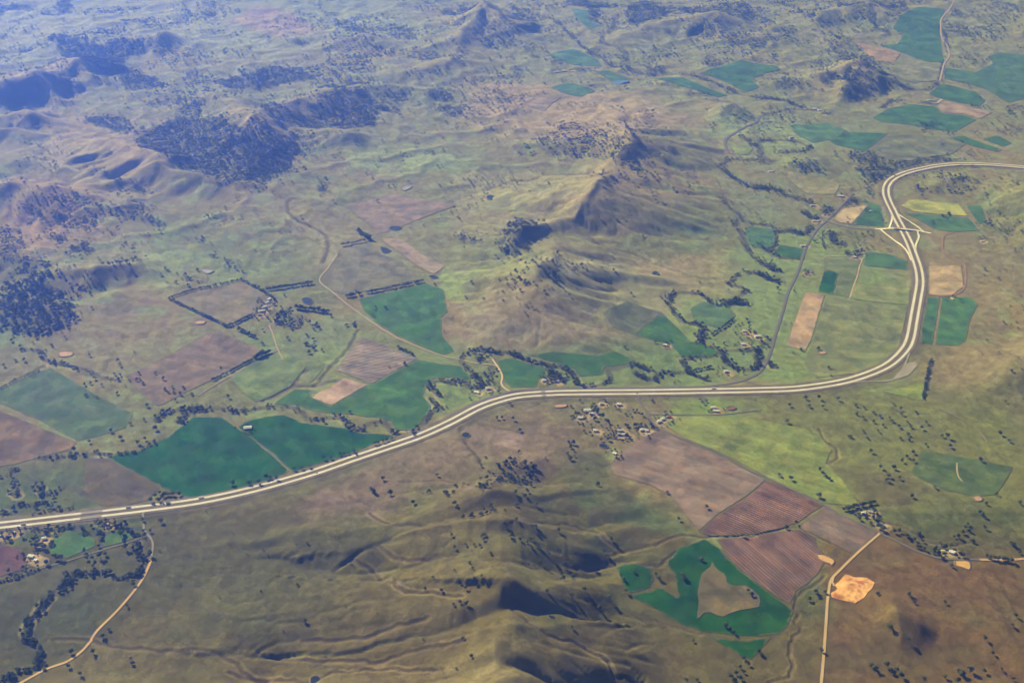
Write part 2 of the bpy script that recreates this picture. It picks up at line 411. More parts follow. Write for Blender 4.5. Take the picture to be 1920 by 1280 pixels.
# name, label, tile x, tile y, corners, colour, row angle (deg), row spacing (m), row strength
FIELDS = [
    ("crop_field", "large deep green crop field left of the white shed above the highway", 0, 620,
     [(770, 910), (1000, 862), (1200, 775), (1390, 622), (1600, 625), (1705, 700), (1790, 748), (1915, 860), (1953, 882), (2085, 1012), (1920, 1085), (1550, 1190), (1350, 1203), (1160, 1122)], CROP, 60, 14, .12),
    ("crop_field", "deep green crop field right of the white shed, between creek and highway", 480, 620,
     [(-130, 690), (-60, 650), (80, 620), (200, 604), (330, 662), (560, 692), (650, 702), (760, 738), (950, 745), (1010, 772), (880, 800), (700, 888), (500, 948), (262, 1018), (118, 880), (0, 795)], CROP, 60, 14, .12),
    ("crop_field", "curving deep green crop field enclosed by the meandering creek", 480, 620,
     [(130, 530), (160, 500), (280, 425), (390, 425), (400, 482), (545, 545), (795, 395), (872, 372), (1165, 207), (1330, 240), (1470, 255), (1545, 330), (1540, 385), (1480, 345), (1400, 335), (1270, 345), (1225, 400), (1195, 470), (1255, 530), (1255, 570), (1195, 655), (1130, 715), (1000, 715), (965, 650), (880, 625), (780, 618), (680, 595), (560, 600), (400, 575), (280, 535)], CROP2, 20, 14, .15),
    ("ploughed_field", "grey mauve four-sided ploughed field with fine parallel furrow stripes", 480, 620,
     [(765, 45), (1162, 200), (830, 383), (582, 285), (720, 78)], MAUVE, 14, 16, .95),
    ("ploughed_field", "pale brown bare strip field below the striped ploughed field", 480, 620,
     [(640, 338), (798, 390), (545, 538), (392, 480)], PALE, 40, 10, .25),
    ("crop_field", "green crop field below the long hedgerow, its right edge on the hill foot", 480, 310,
     [(740, 962), (1220, 850), (1350, 900), (1380, 1050), (1332, 1100), (1335, 1190), (1345, 1230), (1430, 1338), (1330, 1368), (1050, 1238), (1010, 1225), (860, 1125), (780, 1050)], CROP2, 70, 14, .1),
    ("pasture", "light green paddock left of the dry creek branch", 480, 620,
     [(-190, 330), (-90, 230), (0, 215), (190, 150), (490, 265), (430, 340), (390, 380), (395, 300), (360, 265), (300, 330), (250, 395), (100, 475), (0, 515), (-100, 440)], (0.115, 0.165, 0.055), 30, 30, .1),
    ("ploughed_field", "wide brown fallow field with a few trees in its lower corner", 0, 620,
     [(900, 325), (1200, 185), (1480, 22), (1620, 22), (1908, 147), (1500, 368), (1340, 440), (1180, 528), (1130, 540), (1000, 430)], (0.140, 0.118, 0.084), 25, 16, .15),
    ("pasture", "dark green rounded paddock at the left edge of the photo", 0, 620,
     [(-60, 440), (0, 420), (280, 290), (370, 272), (560, 380), (700, 470), (960, 600), (900, 700), (700, 760), (560, 790), (300, 650), (0, 520), (-60, 500)], (0.062, 0.105, 0.038), 20, 30, .1),
    ("fallow_field", "reddish brown fallow ground at the left edge above the roadside trees", 0, 620,
     [(-60, 560), (0, 580), (110, 620), (550, 800), (510, 850), (300, 905), (130, 955), (-60, 985)], (0.118, 0.094, 0.055), 20, 30, .1),
    ("fallow_field", "olive brown triangle between the big crop field and the highway", 0, 620,
     [(620, 925), (770, 918), (1150, 1125), (1060, 1225), (900, 1262), (720, 1260), (600, 1150)], (0.115, 0.105, 0.055), 20, 30, .1),
    ("pasture", "bright green house paddock just below the highway, lower left", 0, 950,
     [(370, 240), (500, 175), (600, 175), (690, 235), (685, 285), (480, 368), (355, 335)], (0.075, 0.165, 0.045), 20, 30, .1),
    ("pasture", "small green paddock beside two round dark trees, lower left", 0, 950,
     [(745, 215), (840, 170), (940, 180), (965, 228), (850, 262), (735, 290)], (0.070, 0.145, 0.042), 20, 30, .1),
    ("ploughed_field", "dark purple ploughed field at the lower left edge", 0, 950,
     [(-60, 265), (0, 270), (110, 292), (200, 350), (172, 400), (225, 430), (0, 500), (-60, 510)], DARKP, 15, 10, .3),
    ("crop_field", "long green crop field with wavy lower edge above the creek bend", 960, 620,
     [(110, 172), (300, 152), (620, 187), (740, 147), (885, 210), (840, 232), (665, 268), (645, 318), (480, 328), (440, 280), (350, 245), (250, 215)], CROP2, 5, 14, .1),
    ("crop_field", "green field right of the pale winding farm track", 960, 620,
     [(-128, 190), (-95, 215), (0, 195), (170, 250), (235, 265), (240, 330), (190, 345), (175, 405), (0, 408), (-60, 370), (-72, 300)], CROP2, 15, 14, .1),
    ("crop_field", "small green field right of the lone white hut", 960, 620,
     [(1145, 102), (1240, 72), (1370, 95), (1490, 148), (1440, 185), (1220, 188)], CROP2, 10, 14, .1),
    ("crop_field", "saturated green triangular field in the valley centre", 960, 310,
     [(890, 1222), (1080, 1062), (1235, 1212), (1285, 1272), (1110, 1285), (930, 1235)], CROP2, 40, 14, .1),
    ("pasture", "dull grey green field beside the triangular green field", 960, 310,
     [(650, 1065), (830, 972), (1078, 1060), (888, 1220), (722, 1165)], DULL, 40, 16, .1),
    ("crop_field", "green field inside the tree-lined creek loop, valley centre", 960, 310,
     [(1282, 1030), (1370, 982), (1560, 1012), (1615, 1080), (1500, 1178), (1305, 1120)], (0.075, 0.14, 0.055), 10, 16, .1),
    ("pasture", "broad lime green pasture right of the brown ploughed slope", 960, 620,
     [(1085, 672), (1230, 612), (1700, 610), (1790, 640), (2080, 700), (2210, 750), (2300, 860), (2260, 950), (2380, 1075), (2460, 1180), (2500, 1262), (2240, 1240), (2010, 1135), (1830, 1050), (1500, 878), (1250, 778)], (0.155, 0.195, 0.050), 30, 40, .1),
    ("ploughed_field", "largest brown ploughed field below the village road", 960, 620,
     [(1058, 708), (890, 800), (750, 890), (712, 980), (740, 1040), (1000, 1110), (1150, 1198), (1200, 1270), (1280, 1372), (1340, 1445), (1480, 1320), (1700, 1180), (1825, 1072), (1500, 905), (1250, 800)], PLOUGH, 28, 17, .22),
    ("ploughed_field", "reddish ploughed field with slanting furrows above the gully", 960, 950,
     [(1345, 185), (1480, 60), (1700, -75), (1830, -195), (2010, -118), (2245, -14), (2140, 55), (2060, 110), (1940, 150), (1760, 190), (1600, 205), (1420, 205)], REDP, 38, 15, .75),
    ("ploughed_field", "purple brown ploughed field left of the orange pond", 960, 950,
     [(1470, 235), (1700, 215), (1940, 175), (2080, 160), (2180, 215), (2195, 290), (2240, 330), (2250, 400), (2200, 480), (2120, 560), (2050, 600), (2000, 695), (1920, 655), (1800, 572), (1650, 455), (1545, 350)], (0.178, 0.120, 0.100), 60, 15, .45),
    ("ploughed_field", "pale mauve field in the corner where dirt road meets lane", 1420, 950,
     [(490, 0), (700, 110), (862, 188), (690, 345), (540, 260), (330, 160), (300, 140)], (0.195, 0.155, 0.125), 35, 16, .2),
    ("crop_field", "vivid green crop field wrapped round a brown island, foreground", 960, 950,
     [(1200, 300), (1390, 232), (1505, 310), (1540, 362), (1640, 462), (1800, 582), (1925, 672), (2030, 745), (1985, 850), (1920, 912), (1780, 930), (1600, 922), (1380, 895), (1200, 838), (1050, 738), (852, 632), (1000, 602), (1080, 582), (1130, 622), (1190, 655), (1195, 620), (1175, 490), (1120, 430), (1132, 372)], (0.012, 0.082, 0.008), 50, 14, .1),
    ("fallow_field", "brown ungrazed island inside the vivid green crop field", 960, 950,
     [(1440, 395), (1458, 425), (1490, 462), (1528, 482), (1545, 512), (1545, 542), (1572, 562), (1620, 574), (1680, 566), (1732, 600), (1778, 642), (1790, 685), (1778, 722), (1715, 736), (1640, 746), (1575, 768), (1520, 792), (1470, 782), (1425, 758), (1385, 762), (1352, 795), (1328, 806), (1335, 740), (1346, 680), (1334, 620), (1350, 540), (1362, 482), (1402, 452), (1428, 432)], (0.150, 0.135, 0.070), 50, 30, .1),
    ("crop_field", "small rounded green crop plot left of the vivid green field", 960, 950,
     [(748, 432), (820, 418), (900, 415), (1000, 450), (1018, 520), (990, 580), (850, 612), (812, 570), (770, 500)], (0.012, 0.082, 0.008), 50, 14, .1),
    ("crop_field", "green triangular crop corner below the vivid green field", 960, 950,
     [(1390, 912), (1500, 945), (1700, 965), (1868, 940), (1720, 1098), (1645, 1070)], (0.016, 0.090, 0.008), 50, 14, .1),
    ("pasture", "green paddock with a thin curved pale track, right side", 1420, 620,
     [(1185, 862), (1480, 910), (1838, 978), (1828, 1012), (1720, 1178), (1560, 1190), (1380, 1150), (1200, 1080), (1110, 1020)], (0.092, 0.145, 0.045), 15, 30, .1),
    ("pasture", "lime green triangle beneath the highway bend", 1420, 620,
     [(905, 440), (1218, 358), (1212, 470), (1190, 505)], LIME, 15, 30, .1),
    ("pasture", "yellow lime field right of the highway interchange", 1420, 310,
     [(1030, 292), (1105, 242), (1450, 280), (1518, 368), (1300, 352), (1130, 332)], (0.27, 0.30, 0.075), 10, 20, .1),
    ("crop_field", "green field below the yellow lime field by the interchange", 1420, 310,
     [(1050, 342), (1300, 362), (1520, 382), (1600, 470), (1400, 482), (1260, 455), (1200, 412)], (0.055, 0.125, 0.045), 10, 16, .1),
    ("crop_field", "narrow green field right of the white irrigation pipe", 1420, 310,
     [(1502, 290), (1610, 290), (1648, 400), (1592, 428), (1552, 368)], (0.050, 0.120, 0.045), 10, 16, .1),
    ("crop_field", "green field left of the interchange with one small shed", 1420, 310,
     [(690, 232), (740, 240), (888, 292), (912, 442), (685, 428), (802, 290)], CROP2, 60, 16, .1),
    ("stubble_field", "pale tan stubble block beside the old road crossroads", 1420, 310,
     [(545, 385), (620, 312), (798, 288), (678, 424), (590, 412)], TAN, 40, 14, .15),
    ("stubble_field", "tan stubble field right of the highway inside a brown track", 1420, 310,
     [(1232, 700), (1468, 722), (1485, 880), (1400, 935), (1232, 938)], (0.30, 0.245, 0.145), 5, 20, .15),
    ("crop_field", "narrow green strip field hugging the right of the highway", 1420, 310,
     [(1225, 952), (1315, 952), (1262, 1265), (1250, 1290), (1180, 1280), (1185, 1180)], (0.048, 0.120, 0.040), 80, 16, .1),
    ("crop_field", "green square field beyond the narrow strip right of the highway", 1420, 310,
     [(1330, 950), (1540, 950), (1588, 1005), (1530, 1108), (1500, 1262), (1445, 1298), (1275, 1290), (1285, 1255)], (0.050, 0.125, 0.042), 80, 16, .1),
    ("stubble_field", "long tan strip between the old road and the green paddocks", 1420, 310,
     [(345, 912), (488, 930), (440, 1080), (385, 1265), (345, 1335), (205, 1300), (215, 1265), (290, 1060)], (0.30, 0.235, 0.155), 78, 16, .15),
    ("crop_field", "small dark green rectangle above the tan strip", 1420, 310,
     [(482, 752), (584, 776), (545, 928), (438, 908)], CROP, 78, 14, .1),
    ("crop_field", "green strip field below the roadside farmhouse trees", 1420, 310,
     [(782, 622), (960, 642), (1078, 690), (1088, 752), (765, 720)], (0.055, 0.125, 0.045), 10, 16, .1),
    ("pasture", "lime pasture square left of the highway straight", 1420, 310,
     [(700, 850), (1100, 880), (1090, 1010), (690, 965), (675, 950)], (0.155, 0.19, 0.06), 10, 20, .1),
    ("pasture", "large yellow green paddock left of the highway straight", 1420, 310,
     [(495, 955), (680, 975), (1085, 1020), (1060, 1130), (1020, 1310), (900, 1440), (700, 1500), (420, 1530), (340, 1430), (400, 1262)], (0.140, 0.168, 0.062), 10, 20, .1),
    ("pasture", "green paddock below the driveway left of the highway", 1420, 310,
     [(480, 672), (742, 684), (700, 840), (676, 955), (555, 930), (590, 778), (482, 748)], (0.110, 0.145, 0.055), 10, 20, .1),
    ("crop_field", "green block under the tall hedge near the village", 1420, 310,
     [(160, 572), (348, 605), (310, 680), (112, 640)], CROP2, 10, 16, .1),
    ("crop_field", "green field left of the village tree belt", 1420, 310,
     [(-90, 440), (135, 462), (118, 590), (0, 592), (-70, 560)], (0.055, 0.125, 0.05), 10, 16, .1),
    ("pasture", "pale yellow green paddock above the village road", 1420, 310,
     [(200, 32), (400, 102), (598, 140), (558, 210), (362, 208), (250, 130)], (0.19, 0.195, 0.085), 10, 16, .1),
    ("crop_field", "big blue green field beside the far valley road, upper right", 1420, 0,
     [(1080, 85), (1150, 52), (1350, 70), (1308, 180), (1345, 450), (1230, 450), (880, 330), (1010, 322), (1052, 250), (972, 210)], CROP2, 20, 20, .1),
    ("stubble_field", "tan field below the big blue green field, upper right", 1420, 0,
     [(660, 282), (1032, 385), (980, 450), (860, 440), (750, 350)], (0.225, 0.185, 0.12), 20, 20, .1),
    ("pasture", "pale grey green field left of the far valley road", 1420, 0,
     [(1045, 388), (1230, 455), (1325, 465), (1300, 580), (1130, 600), (930, 520), (985, 450)], (0.14, 0.16, 0.085), 20, 20, .1),
    ("crop_field", "irregular green field at the upper right edge", 1420, 0,
     [(1350, 490), (1570, 520), (1700, 460), (1660, 410), (1750, 380), (1980, 400), (1980, 700), (1800, 740), (1640, 640), (1560, 615), (1340, 565)], (0.05, 0.115, 0.045), 20, 20, .1),
    ("crop_field", "green field right of the far valley road bend", 1420, 0,
     [(1235, 680), (1330, 605), (1570, 662), (1640, 722), (1600, 768), (1350, 718)], CROP2, 20, 20, .1),
    ("crop_field", "wide green field below the long blue roofed shed", 1420, 0,
     [(830, 850), (950, 782), (1100, 752), (1280, 772), (1340, 820), (1480, 832), (1578, 862), (1420, 950), (1250, 930), (1100, 900), (900, 878)], CROP2, 20, 20, .1),
    ("ploughed_field", "pinkish bare field crossed by a dark ditch, upper right", 1420, 0,
     [(1290, 770), (1350, 730), (1692, 810), (1600, 858), (1480, 820), (1340, 812)], (0.235, 0.195, 0.15), 20, 20, .1),
    ("crop_field", "oval green field inside the far creek curve", 1420, 0,
     [(240, 900), (500, 882), (640, 940), (560, 998), (400, 1030), (300, 980), (260, 950)], (0.065, 0.14, 0.05), 20, 20, .1),
    ("crop_field", "bluish green square above the highway curve", 1420, 0,
     [(640, 952), (940, 962), (770, 1090), (560, 1042), (512, 1012)], CROP2, 20, 20, .1),
    ("pasture", "dull olive field between two green fields above the highway curve", 1420, 0,
     [(945, 968), (1380, 990), (1500, 1040), (1400, 1110), (1150, 1150), (1000, 1170), (780, 1092)], (0.115, 0.135, 0.07), 20, 20, .1),
    ("crop_field", "thin green wedge near the right edge above the highway", 1420, 0,
     [(1380, 990), (1480, 980), (1762, 1080), (1730, 1096), (1540, 1050)], CROP2, 20, 20, .1),
    ("crop_field", "small green patch near the right edge above the highway", 1420, 0,
     [(1620, 1005), (1722, 975), (1832, 1030), (1770, 1056)], CROP2, 20, 20, .1),
    ("crop_field", "large green far field with a short white track", 960, 0,
     [(1350, 530), (1650, 432), (1910, 480), (1930, 500), (1725, 570), (1778, 630), (1670, 668), (1560, 600), (1450, 560)], CROP2, 20, 20, .1),
    ("crop_field", "long narrow green field under the far creek trees", 960, 0,
     [(1010, 562), (1240, 562), (1400, 630), (1555, 690), (1480, 702), (1200, 622)], CROP2, 20, 20, .1),
    ("crop_field", "green wedge above the far farmstead, top centre", 960, 0,
     [(250, 402), (430, 352), (620, 432), (640, 480), (450, 472)], (0.055, 0.125, 0.05), 20, 20, .1),
    ("crop_field", "bluish green sliver at the top centre beside creek woods", 960, 0,
     [(420, 62), (550, 72), (562, 160), (660, 190), (550, 210), (460, 130)], (0.055, 0.125, 0.055), 20, 20, .1),
    ("crop_field", "small green diamond below the far farmstead", 960, 0,
     [(280, 632), (390, 592), (600, 660), (500, 702), (400, 680)], (0.055, 0.125, 0.05), 20, 20, .1),
    ("crop_field", "green wedge beside the small blue far pond", 960, 0,
     [(590, 516), (700, 514), (862, 570), (722, 592)], (0.055, 0.125, 0.05), 20, 20, .1),
    ("pasture", "lime patch inside the railway curve, upper centre right", 960, 0,
     [(1560, 1042), (1742, 1060), (1700, 1118), (1602, 1110)], LIME, 20, 20, .1),
    ("fallow_field", "pinkish grey far field left of the green diamond", 960, 0,
     [(50, 752), (180, 692), (352, 702), (232, 800)], (0.185, 0.165, 0.135), 20, 20, .1),
    ("fallow_field", "mauve fallow strip in the valley left of centre", 480, 310,
     [(640, 292), (1010, 202), (1440, 290), (1200, 380), (1000, 462), (865, 500), (780, 400)], (0.170, 0.148, 0.122), 20, 20, .15),
    ("fallow_field", "pale pink fallow strip pointing down to a small pond", 480, 310,
     [(890, 532), (1030, 520), (1200, 640), (1360, 728), (1282, 786), (1180, 740), (1060, 650)], (0.220, 0.190, 0.152), 20, 20, .15),
    ("pasture", "grey olive paddock enclosed by dark hedges beside the farm", 0, 310,
     [(1235, 962), (1380, 915), (1735, 832), (1990, 985), (1900, 1060), (1650, 1150)], (0.150, 0.140, 0.080), 20, 20, .1),
    ("pasture", "grey green field above the long hedgerow", 480, 310,
     [(600, 610), (830, 555), (900, 640), (1060, 700), (1190, 820), (660, 930), (560, 910), (470, 830), (540, 740)], (0.130, 0.135, 0.08), 20, 20, .1),
]

# roads: name, label, points, width, colour
GREYROAD = (0.15, 0.14, 0.135); DIRT = (0.46, 0.30, 0.155); PALEDIRT = (0.42, 0.33, 0.21); CONC = (0.80, 0.72, 0.58)
ROADS = [
    ("old_road", "grey two lane old road running from the crossroads down beside the creek to the highway",
     [(1600, 362), (1581, 383), (1555, 409), (1535, 427), (1521.6, 445), (1508.5, 471.5), (1495.5, 510.5), (1477, 549.6), (1467, 586), (1453, 630), (1442, 667), (1424, 697), (1390, 714), (1337, 724), (1272, 727.5), (1150, 729.5), (1030, 730.5), (970, 733), (925, 744), (890, 757), (845, 780)], 10, GREYROAD),
    ("crossroad", "grey side road from the crossroads to the interchange bridge",
     Z(1420, 310, [(470, 385), (560, 420), (640, 442), (700, 453), (760, 458), (850, 462)]), 12, (0.21, 0.2, 0.19)),
    ("bridge_approach", "pale concrete road crossing over the highway at the interchange",
     Z(1420, 310, [(845, 461), (930, 466), (1010, 471), (1080, 477), (1180, 484), (1252, 489)]), 11, CONC),
    ("slip_road", "pale slip road at upper left of the interchange", Z(1420, 310, [(962, 322), (968, 360), (966, 405), (945, 462)]), 8, CONC),
    ("slip_road", "pale slip road at lower left of the interchange", Z(1420, 310, [(885, 464), (970, 530), (1045, 588), (1085, 640), (1108, 690)]), 8, CONC),
    ("slip_road", "pale slip road at upper right of the interchange", Z(1420, 310, [(990, 310), (1012, 358), (1100, 410), (1160, 450), (1196, 485)]), 8, CONC),
    ("slip_road", "pale slip road at lower right of the interchange", Z(1420, 310, [(1150, 483), (1162, 520), (1138, 585), (1140, 630), (1152, 665)]), 8, CONC),
    ("village_lane", "grey lane from the highway through the village along the lime pasture",
     Z(960, 620, [(905, 462), (930, 530), (980, 600), (1040, 690), (1250, 788), (1500, 888), (1700, 998), (1830, 1058), (2020, 1145), (2246, 1258), (2366, 1330), (2526, 1398), (2646, 1455), (2766, 1512), (2946, 1597), (3116, 1640), (3366, 1648)]), 8, (0.15, 0.135, 0.115)),
    ("dirt_road", "orange dirt road continuing the lane off the right edge", Z(1420, 950, [(1600, 381), (1760, 384), (1920, 374), (2020, 366)]), 9, DIRT),
    ("dirt_road", "straight orange dirt road running down past the quarry to the bottom edge",
     Z(1420, 950, [(882, 190), (720, 332), (580, 470), (530, 530), (512, 620), (503, 700), (490, 900), (475, 1100), (460, 1267), (440, 1500)]), 7.5, (0.50, 0.35, 0.18)),
    ("quarry_track", "short orange access track into the quarry", Z(1420, 950, [(548, 508), (538, 540), (552, 566), (600, 582), (632, 612)]), 6, (0.54, 0.37, 0.19)),
    ("dirt_road", "curving orange dirt road in the lower left corner",
     Z(0, 950, [(1088, 370), (1070, 430), (1000, 560), (850, 740), (700, 890), (640, 980), (580, 1045), (480, 1115), (330, 1170), (150, 1267), (0, 1350)]), 7.5, (0.50, 0.335, 0.17)),
    ("underpass_lane", "grey lane leaving the highway down to the lower left dirt road", Z(0, 950, [(1030, 30), (1033, 100), (1040, 170), (1075, 212), (1100, 260), (1096, 330), (1088, 372)]), 6, (0.24, 0.22, 0.19)),
    ("farm_lane", "thin grey farm lane across the lower left paddocks", Z(0, 950, [(-40, 550), (120, 500), (300, 440), (470, 395), (640, 340), (800, 292), (940, 250), (1010, 225)]), 5, (0.17, 0.16, 0.12)),
    ("farm_track", "pale farm track from the creek past the green field, left of centre",
     Z(480, 310, [(585, 640), (520, 740), (458, 832), (560, 920), (680, 1020), (850, 1140), (950, 1205), (1050, 1260), (1200, 1320), (1350, 1375), (1470, 1400)]), 6, (0.36, 0.29, 0.20)),
    ("farm_track", "pale winding track joining the highway right of the creek farmhouse", Z(480, 620, [(1700, 205), (1735, 255), (1772, 325), (1766, 380), (1785, 410), (1830, 442)]), 6.5, (0.55, 0.43, 0.27)),
    ("farm_track", "short pale track through the creek trees", Z(480, 620, [(1475, 208), (1530, 225), (1600, 238), (1680, 245), (1735, 258)]), 5, (0.45, 0.35, 0.22)),
    ("farm_track", "thin brown track below the hedged farmstead", Z(480, 310, [(95, 1150), (130, 1240), (150, 1310), (190, 1390), (185, 1400)]), 5, (0.36, 0.27, 0.18)),
    ("farm_track", "straight thin track along the hedge below the fallow field", Z(480, 620, [(185, 132), (100, 165), (0, 216), (-140, 300), (-290, 385), (-420, 470)]), 5, (0.33, 0.25, 0.16)),
    ("farm_track", "brown track looping round the tan field right of the highway", Z(1420, 310, [(1420, 483), (1345, 508), (1334, 560), (1340, 615), (1420, 680), (1488, 715), (1500, 800), (1490, 880), (1430, 930), (1300, 946)]), 7, (0.31, 0.18, 0.10)),
    ("farm_track", "pale straight driveway running down from the roadside farmhouse", Z(1420, 310, [(480, 660), (600, 655), (745, 665), (752, 690), (735, 730), (722, 790), (690, 880), (665, 960)]), 6, (0.42, 0.33, 0.20)),
    ("far_road", "pale far road down the valley at upper right", Z(1420, 0, [(1420, 0), (1400, 40), (1370, 85), (1345, 110), (1318, 165), (1325, 260), (1368, 340), (1380, 410), (1345, 460), (1330, 520), (1312, 590)]), 11, (0.36, 0.29, 0.23)),
    ("farm_track", "short pale track by the long blue roofed shed", Z(1420, 0, [(1330, 716), (1295, 745)]), 12, (0.5, 0.42, 0.33)),
    ("railway", "thin dark railway bed curving through the upper right valley", Z(960, 0, [(1780, 840), (1760, 880), (1690, 910), (1600, 960), (1545, 1000), (1535, 1040), (1555, 1090), (1600, 1120)]), 14, (0.15, 0.13, 0.14)),
    ("service_track", "thin pale track from the highway to the gravel rest area", Z(1420, 620, [(640, 376), (760, 370), (940, 362), (1000, 335), (1060, 250), (1095, 165)]), 5, (0.38, 0.33, 0.25)),
    ("hill_track", "faint pale track climbing the slope right of the lime pasture", Z(1420, 620, [(1300, 560), (1480, 640), (1590, 720), (1660, 810)]), 5, (0.24, 0.2, 0.09)),
    ("village_lane", "short cross lane between the village houses and highway farms", Z(960, 620, [(985, 600), (1230, 605), (1500, 602), (1800, 570)]), 5, (0.19, 0.17, 0.13)),
    ("farm_track", "thin pale curved track inside the right side green paddock", Z(1420, 620, [(1436, 950), (1438, 1010), (1450, 1055), (1478, 1085)]), 5, (0.36, 0.31, 0.17)),
]

# narrow eroded creek beds, carved into the ground: points, width, depth
CREEKS = [
    (Z(960, 950, [(690, 300), (760, 280), (830, 262), (1000, 257), (1100, 236), (1220, 202), (1400, 210), (1650, 210), (1800, 195), (1920, 165), (2060, 150), (2180, 200), (2300, 270)]), 9, 4),
    (Z(960, 950, [(0, 90), (200, 90), (400, 110), (600, 160), (720, 220), (800, 262)]), 9, 3),
    (Z(960, 950, [(380, 395), (500, 405), (700, 390), (850, 400), (1000, 430), (1050, 440), (1100, 380), (1190, 320)]), 9, 4),
    (Z(1420, 950, [(480, 500), (430, 560), (330, 610), (285, 640), (265, 720), (300, 765), (260, 830), (322, 870), (310, 910), (255, 940), (230, 1010), (240, 1100), (235, 1220), (110, 1240), (60, 1290)]), 8, 4),
    (Z(480, 950, [(680, 350), (820, 420), (900, 490), (1060, 572), (1250, 580), (1480, 605)]), 10, 4),
    (Z(480, 950, [(330, 915), (500, 920), (700, 900), (800, 890), (900, 850), (1060, 800), (1250, 760)]), 10, 4),
    (Z(480, 950, [(100, 1035), (250, 1035), (420, 1055), (700, 1045), (860, 1050), (1040, 1010), (1250, 970), (1500, 910)]), 10, 4),
    (Z(480, 950, [(-200, 1190), (0, 1200), (220, 1195), (360, 1210), (420, 1200), (500, 1150), (590, 1125), (680, 1130), (780, 1105), (900, 1115), (1200, 1130), (1350, 1125)]), 10, 4),
    (Z(960, 950, [(0, 710), (200, 850), (290, 905), (420, 940), (560, 1010), (700, 1100), (740, 1170), (860, 1220), (900, 1250)]), 9, 4),
    (Z(960, 950, [(760, 750), (950, 800), (1150, 850), (1300, 900), (1450, 930), (1650, 960)]), 7, 2),
    (Z(0, 950, [(380, 960), (500, 935), (620, 960), (760, 990), (950, 1020), (1200, 1030), (1400, 1020), (1550, 1040), (1680, 1110), (1800, 1180), (1920, 1195)]), 10, 3),
    (Z(1420, 620, [(440, 700), (480, 780), (530, 820), (575, 870), (580, 910), (540, 935), (440, 965), (445, 1000), (520, 1070), (640, 1160), (790, 1265)]), 8, 4),
    (Z(1420, 950, [(920, 120), (1000, 122), (1080, 150), (1150, 190), (1180, 230), (1260, 255), (1400, 270), (1540, 255), (1700, 285), (1810, 312)]), 9, 4),
    (Z(960, 310, [(1000, 690), (860, 600), (700, 560), (560, 490)]), 14, 6),
    (Z(960, 310, [(1440, 528), (1280, 535), (1180, 530), (1080, 490), (900, 455), (760, 380)]), 12, 4),
    (Z(960, 310, [(1250, 780), (1100, 730), (1000, 700), (880, 650)]), 10, 3),
    (Z(960, 310, [(760, 870), (600, 865), (480, 830), (400, 790)]), 12, 4),
    (Z(960, 310, [(720, 815), (600, 795), (480, 740), (380, 690)]), 12, 4),
    (Z(960, 310, [(0, 110), (150, 95), (220, 70), (400, 55), (560, 40)]), 12, 4),
    (Z(480, 310, [(1660, 180), (1740, 145), (1830, 115), (1920, 108)]), 12, 4),
    (Z(480, 310, [(1490, 720), (1580, 690), (1700, 665), (1820, 655)]), 10, 3),
    (Z(480, 310, [(320, 240), (240, 250), (235, 340), (310, 400), (420, 450), (500, 500), (520, 600), (480, 700)]), 22, 3),
    (Z(480, 620, [(50, 510), (180, 440), (270, 390), (310, 320), (390, 270)]), 26, 3),
    (Z(480, 620, [(270, 385), (400, 400), (520, 370), (580, 360)]), 22, 3),
    (Z(480, 620, [(420, 400), (520, 280), (600, 200), (680, 100), (730, 0)]), 16, 3),
    (Z(480, 620, [(1600, 670), (1750, 700), (1850, 720), (1920, 740)]), 7, 2),
    (Z(480, 620, [(960, 1080), (1150, 1075), (1300, 1060), (1450, 1080)]), 7, 2),
    (Z(480, 950, [(820, 40), (1000, 100), (1150, 105), (1350, 130)]), 9, 3),
    (Z(480, 950, [(900, 250), (1000, 330), (1100, 365), (1300, 345), (1440, 325)]), 9, 3),
]
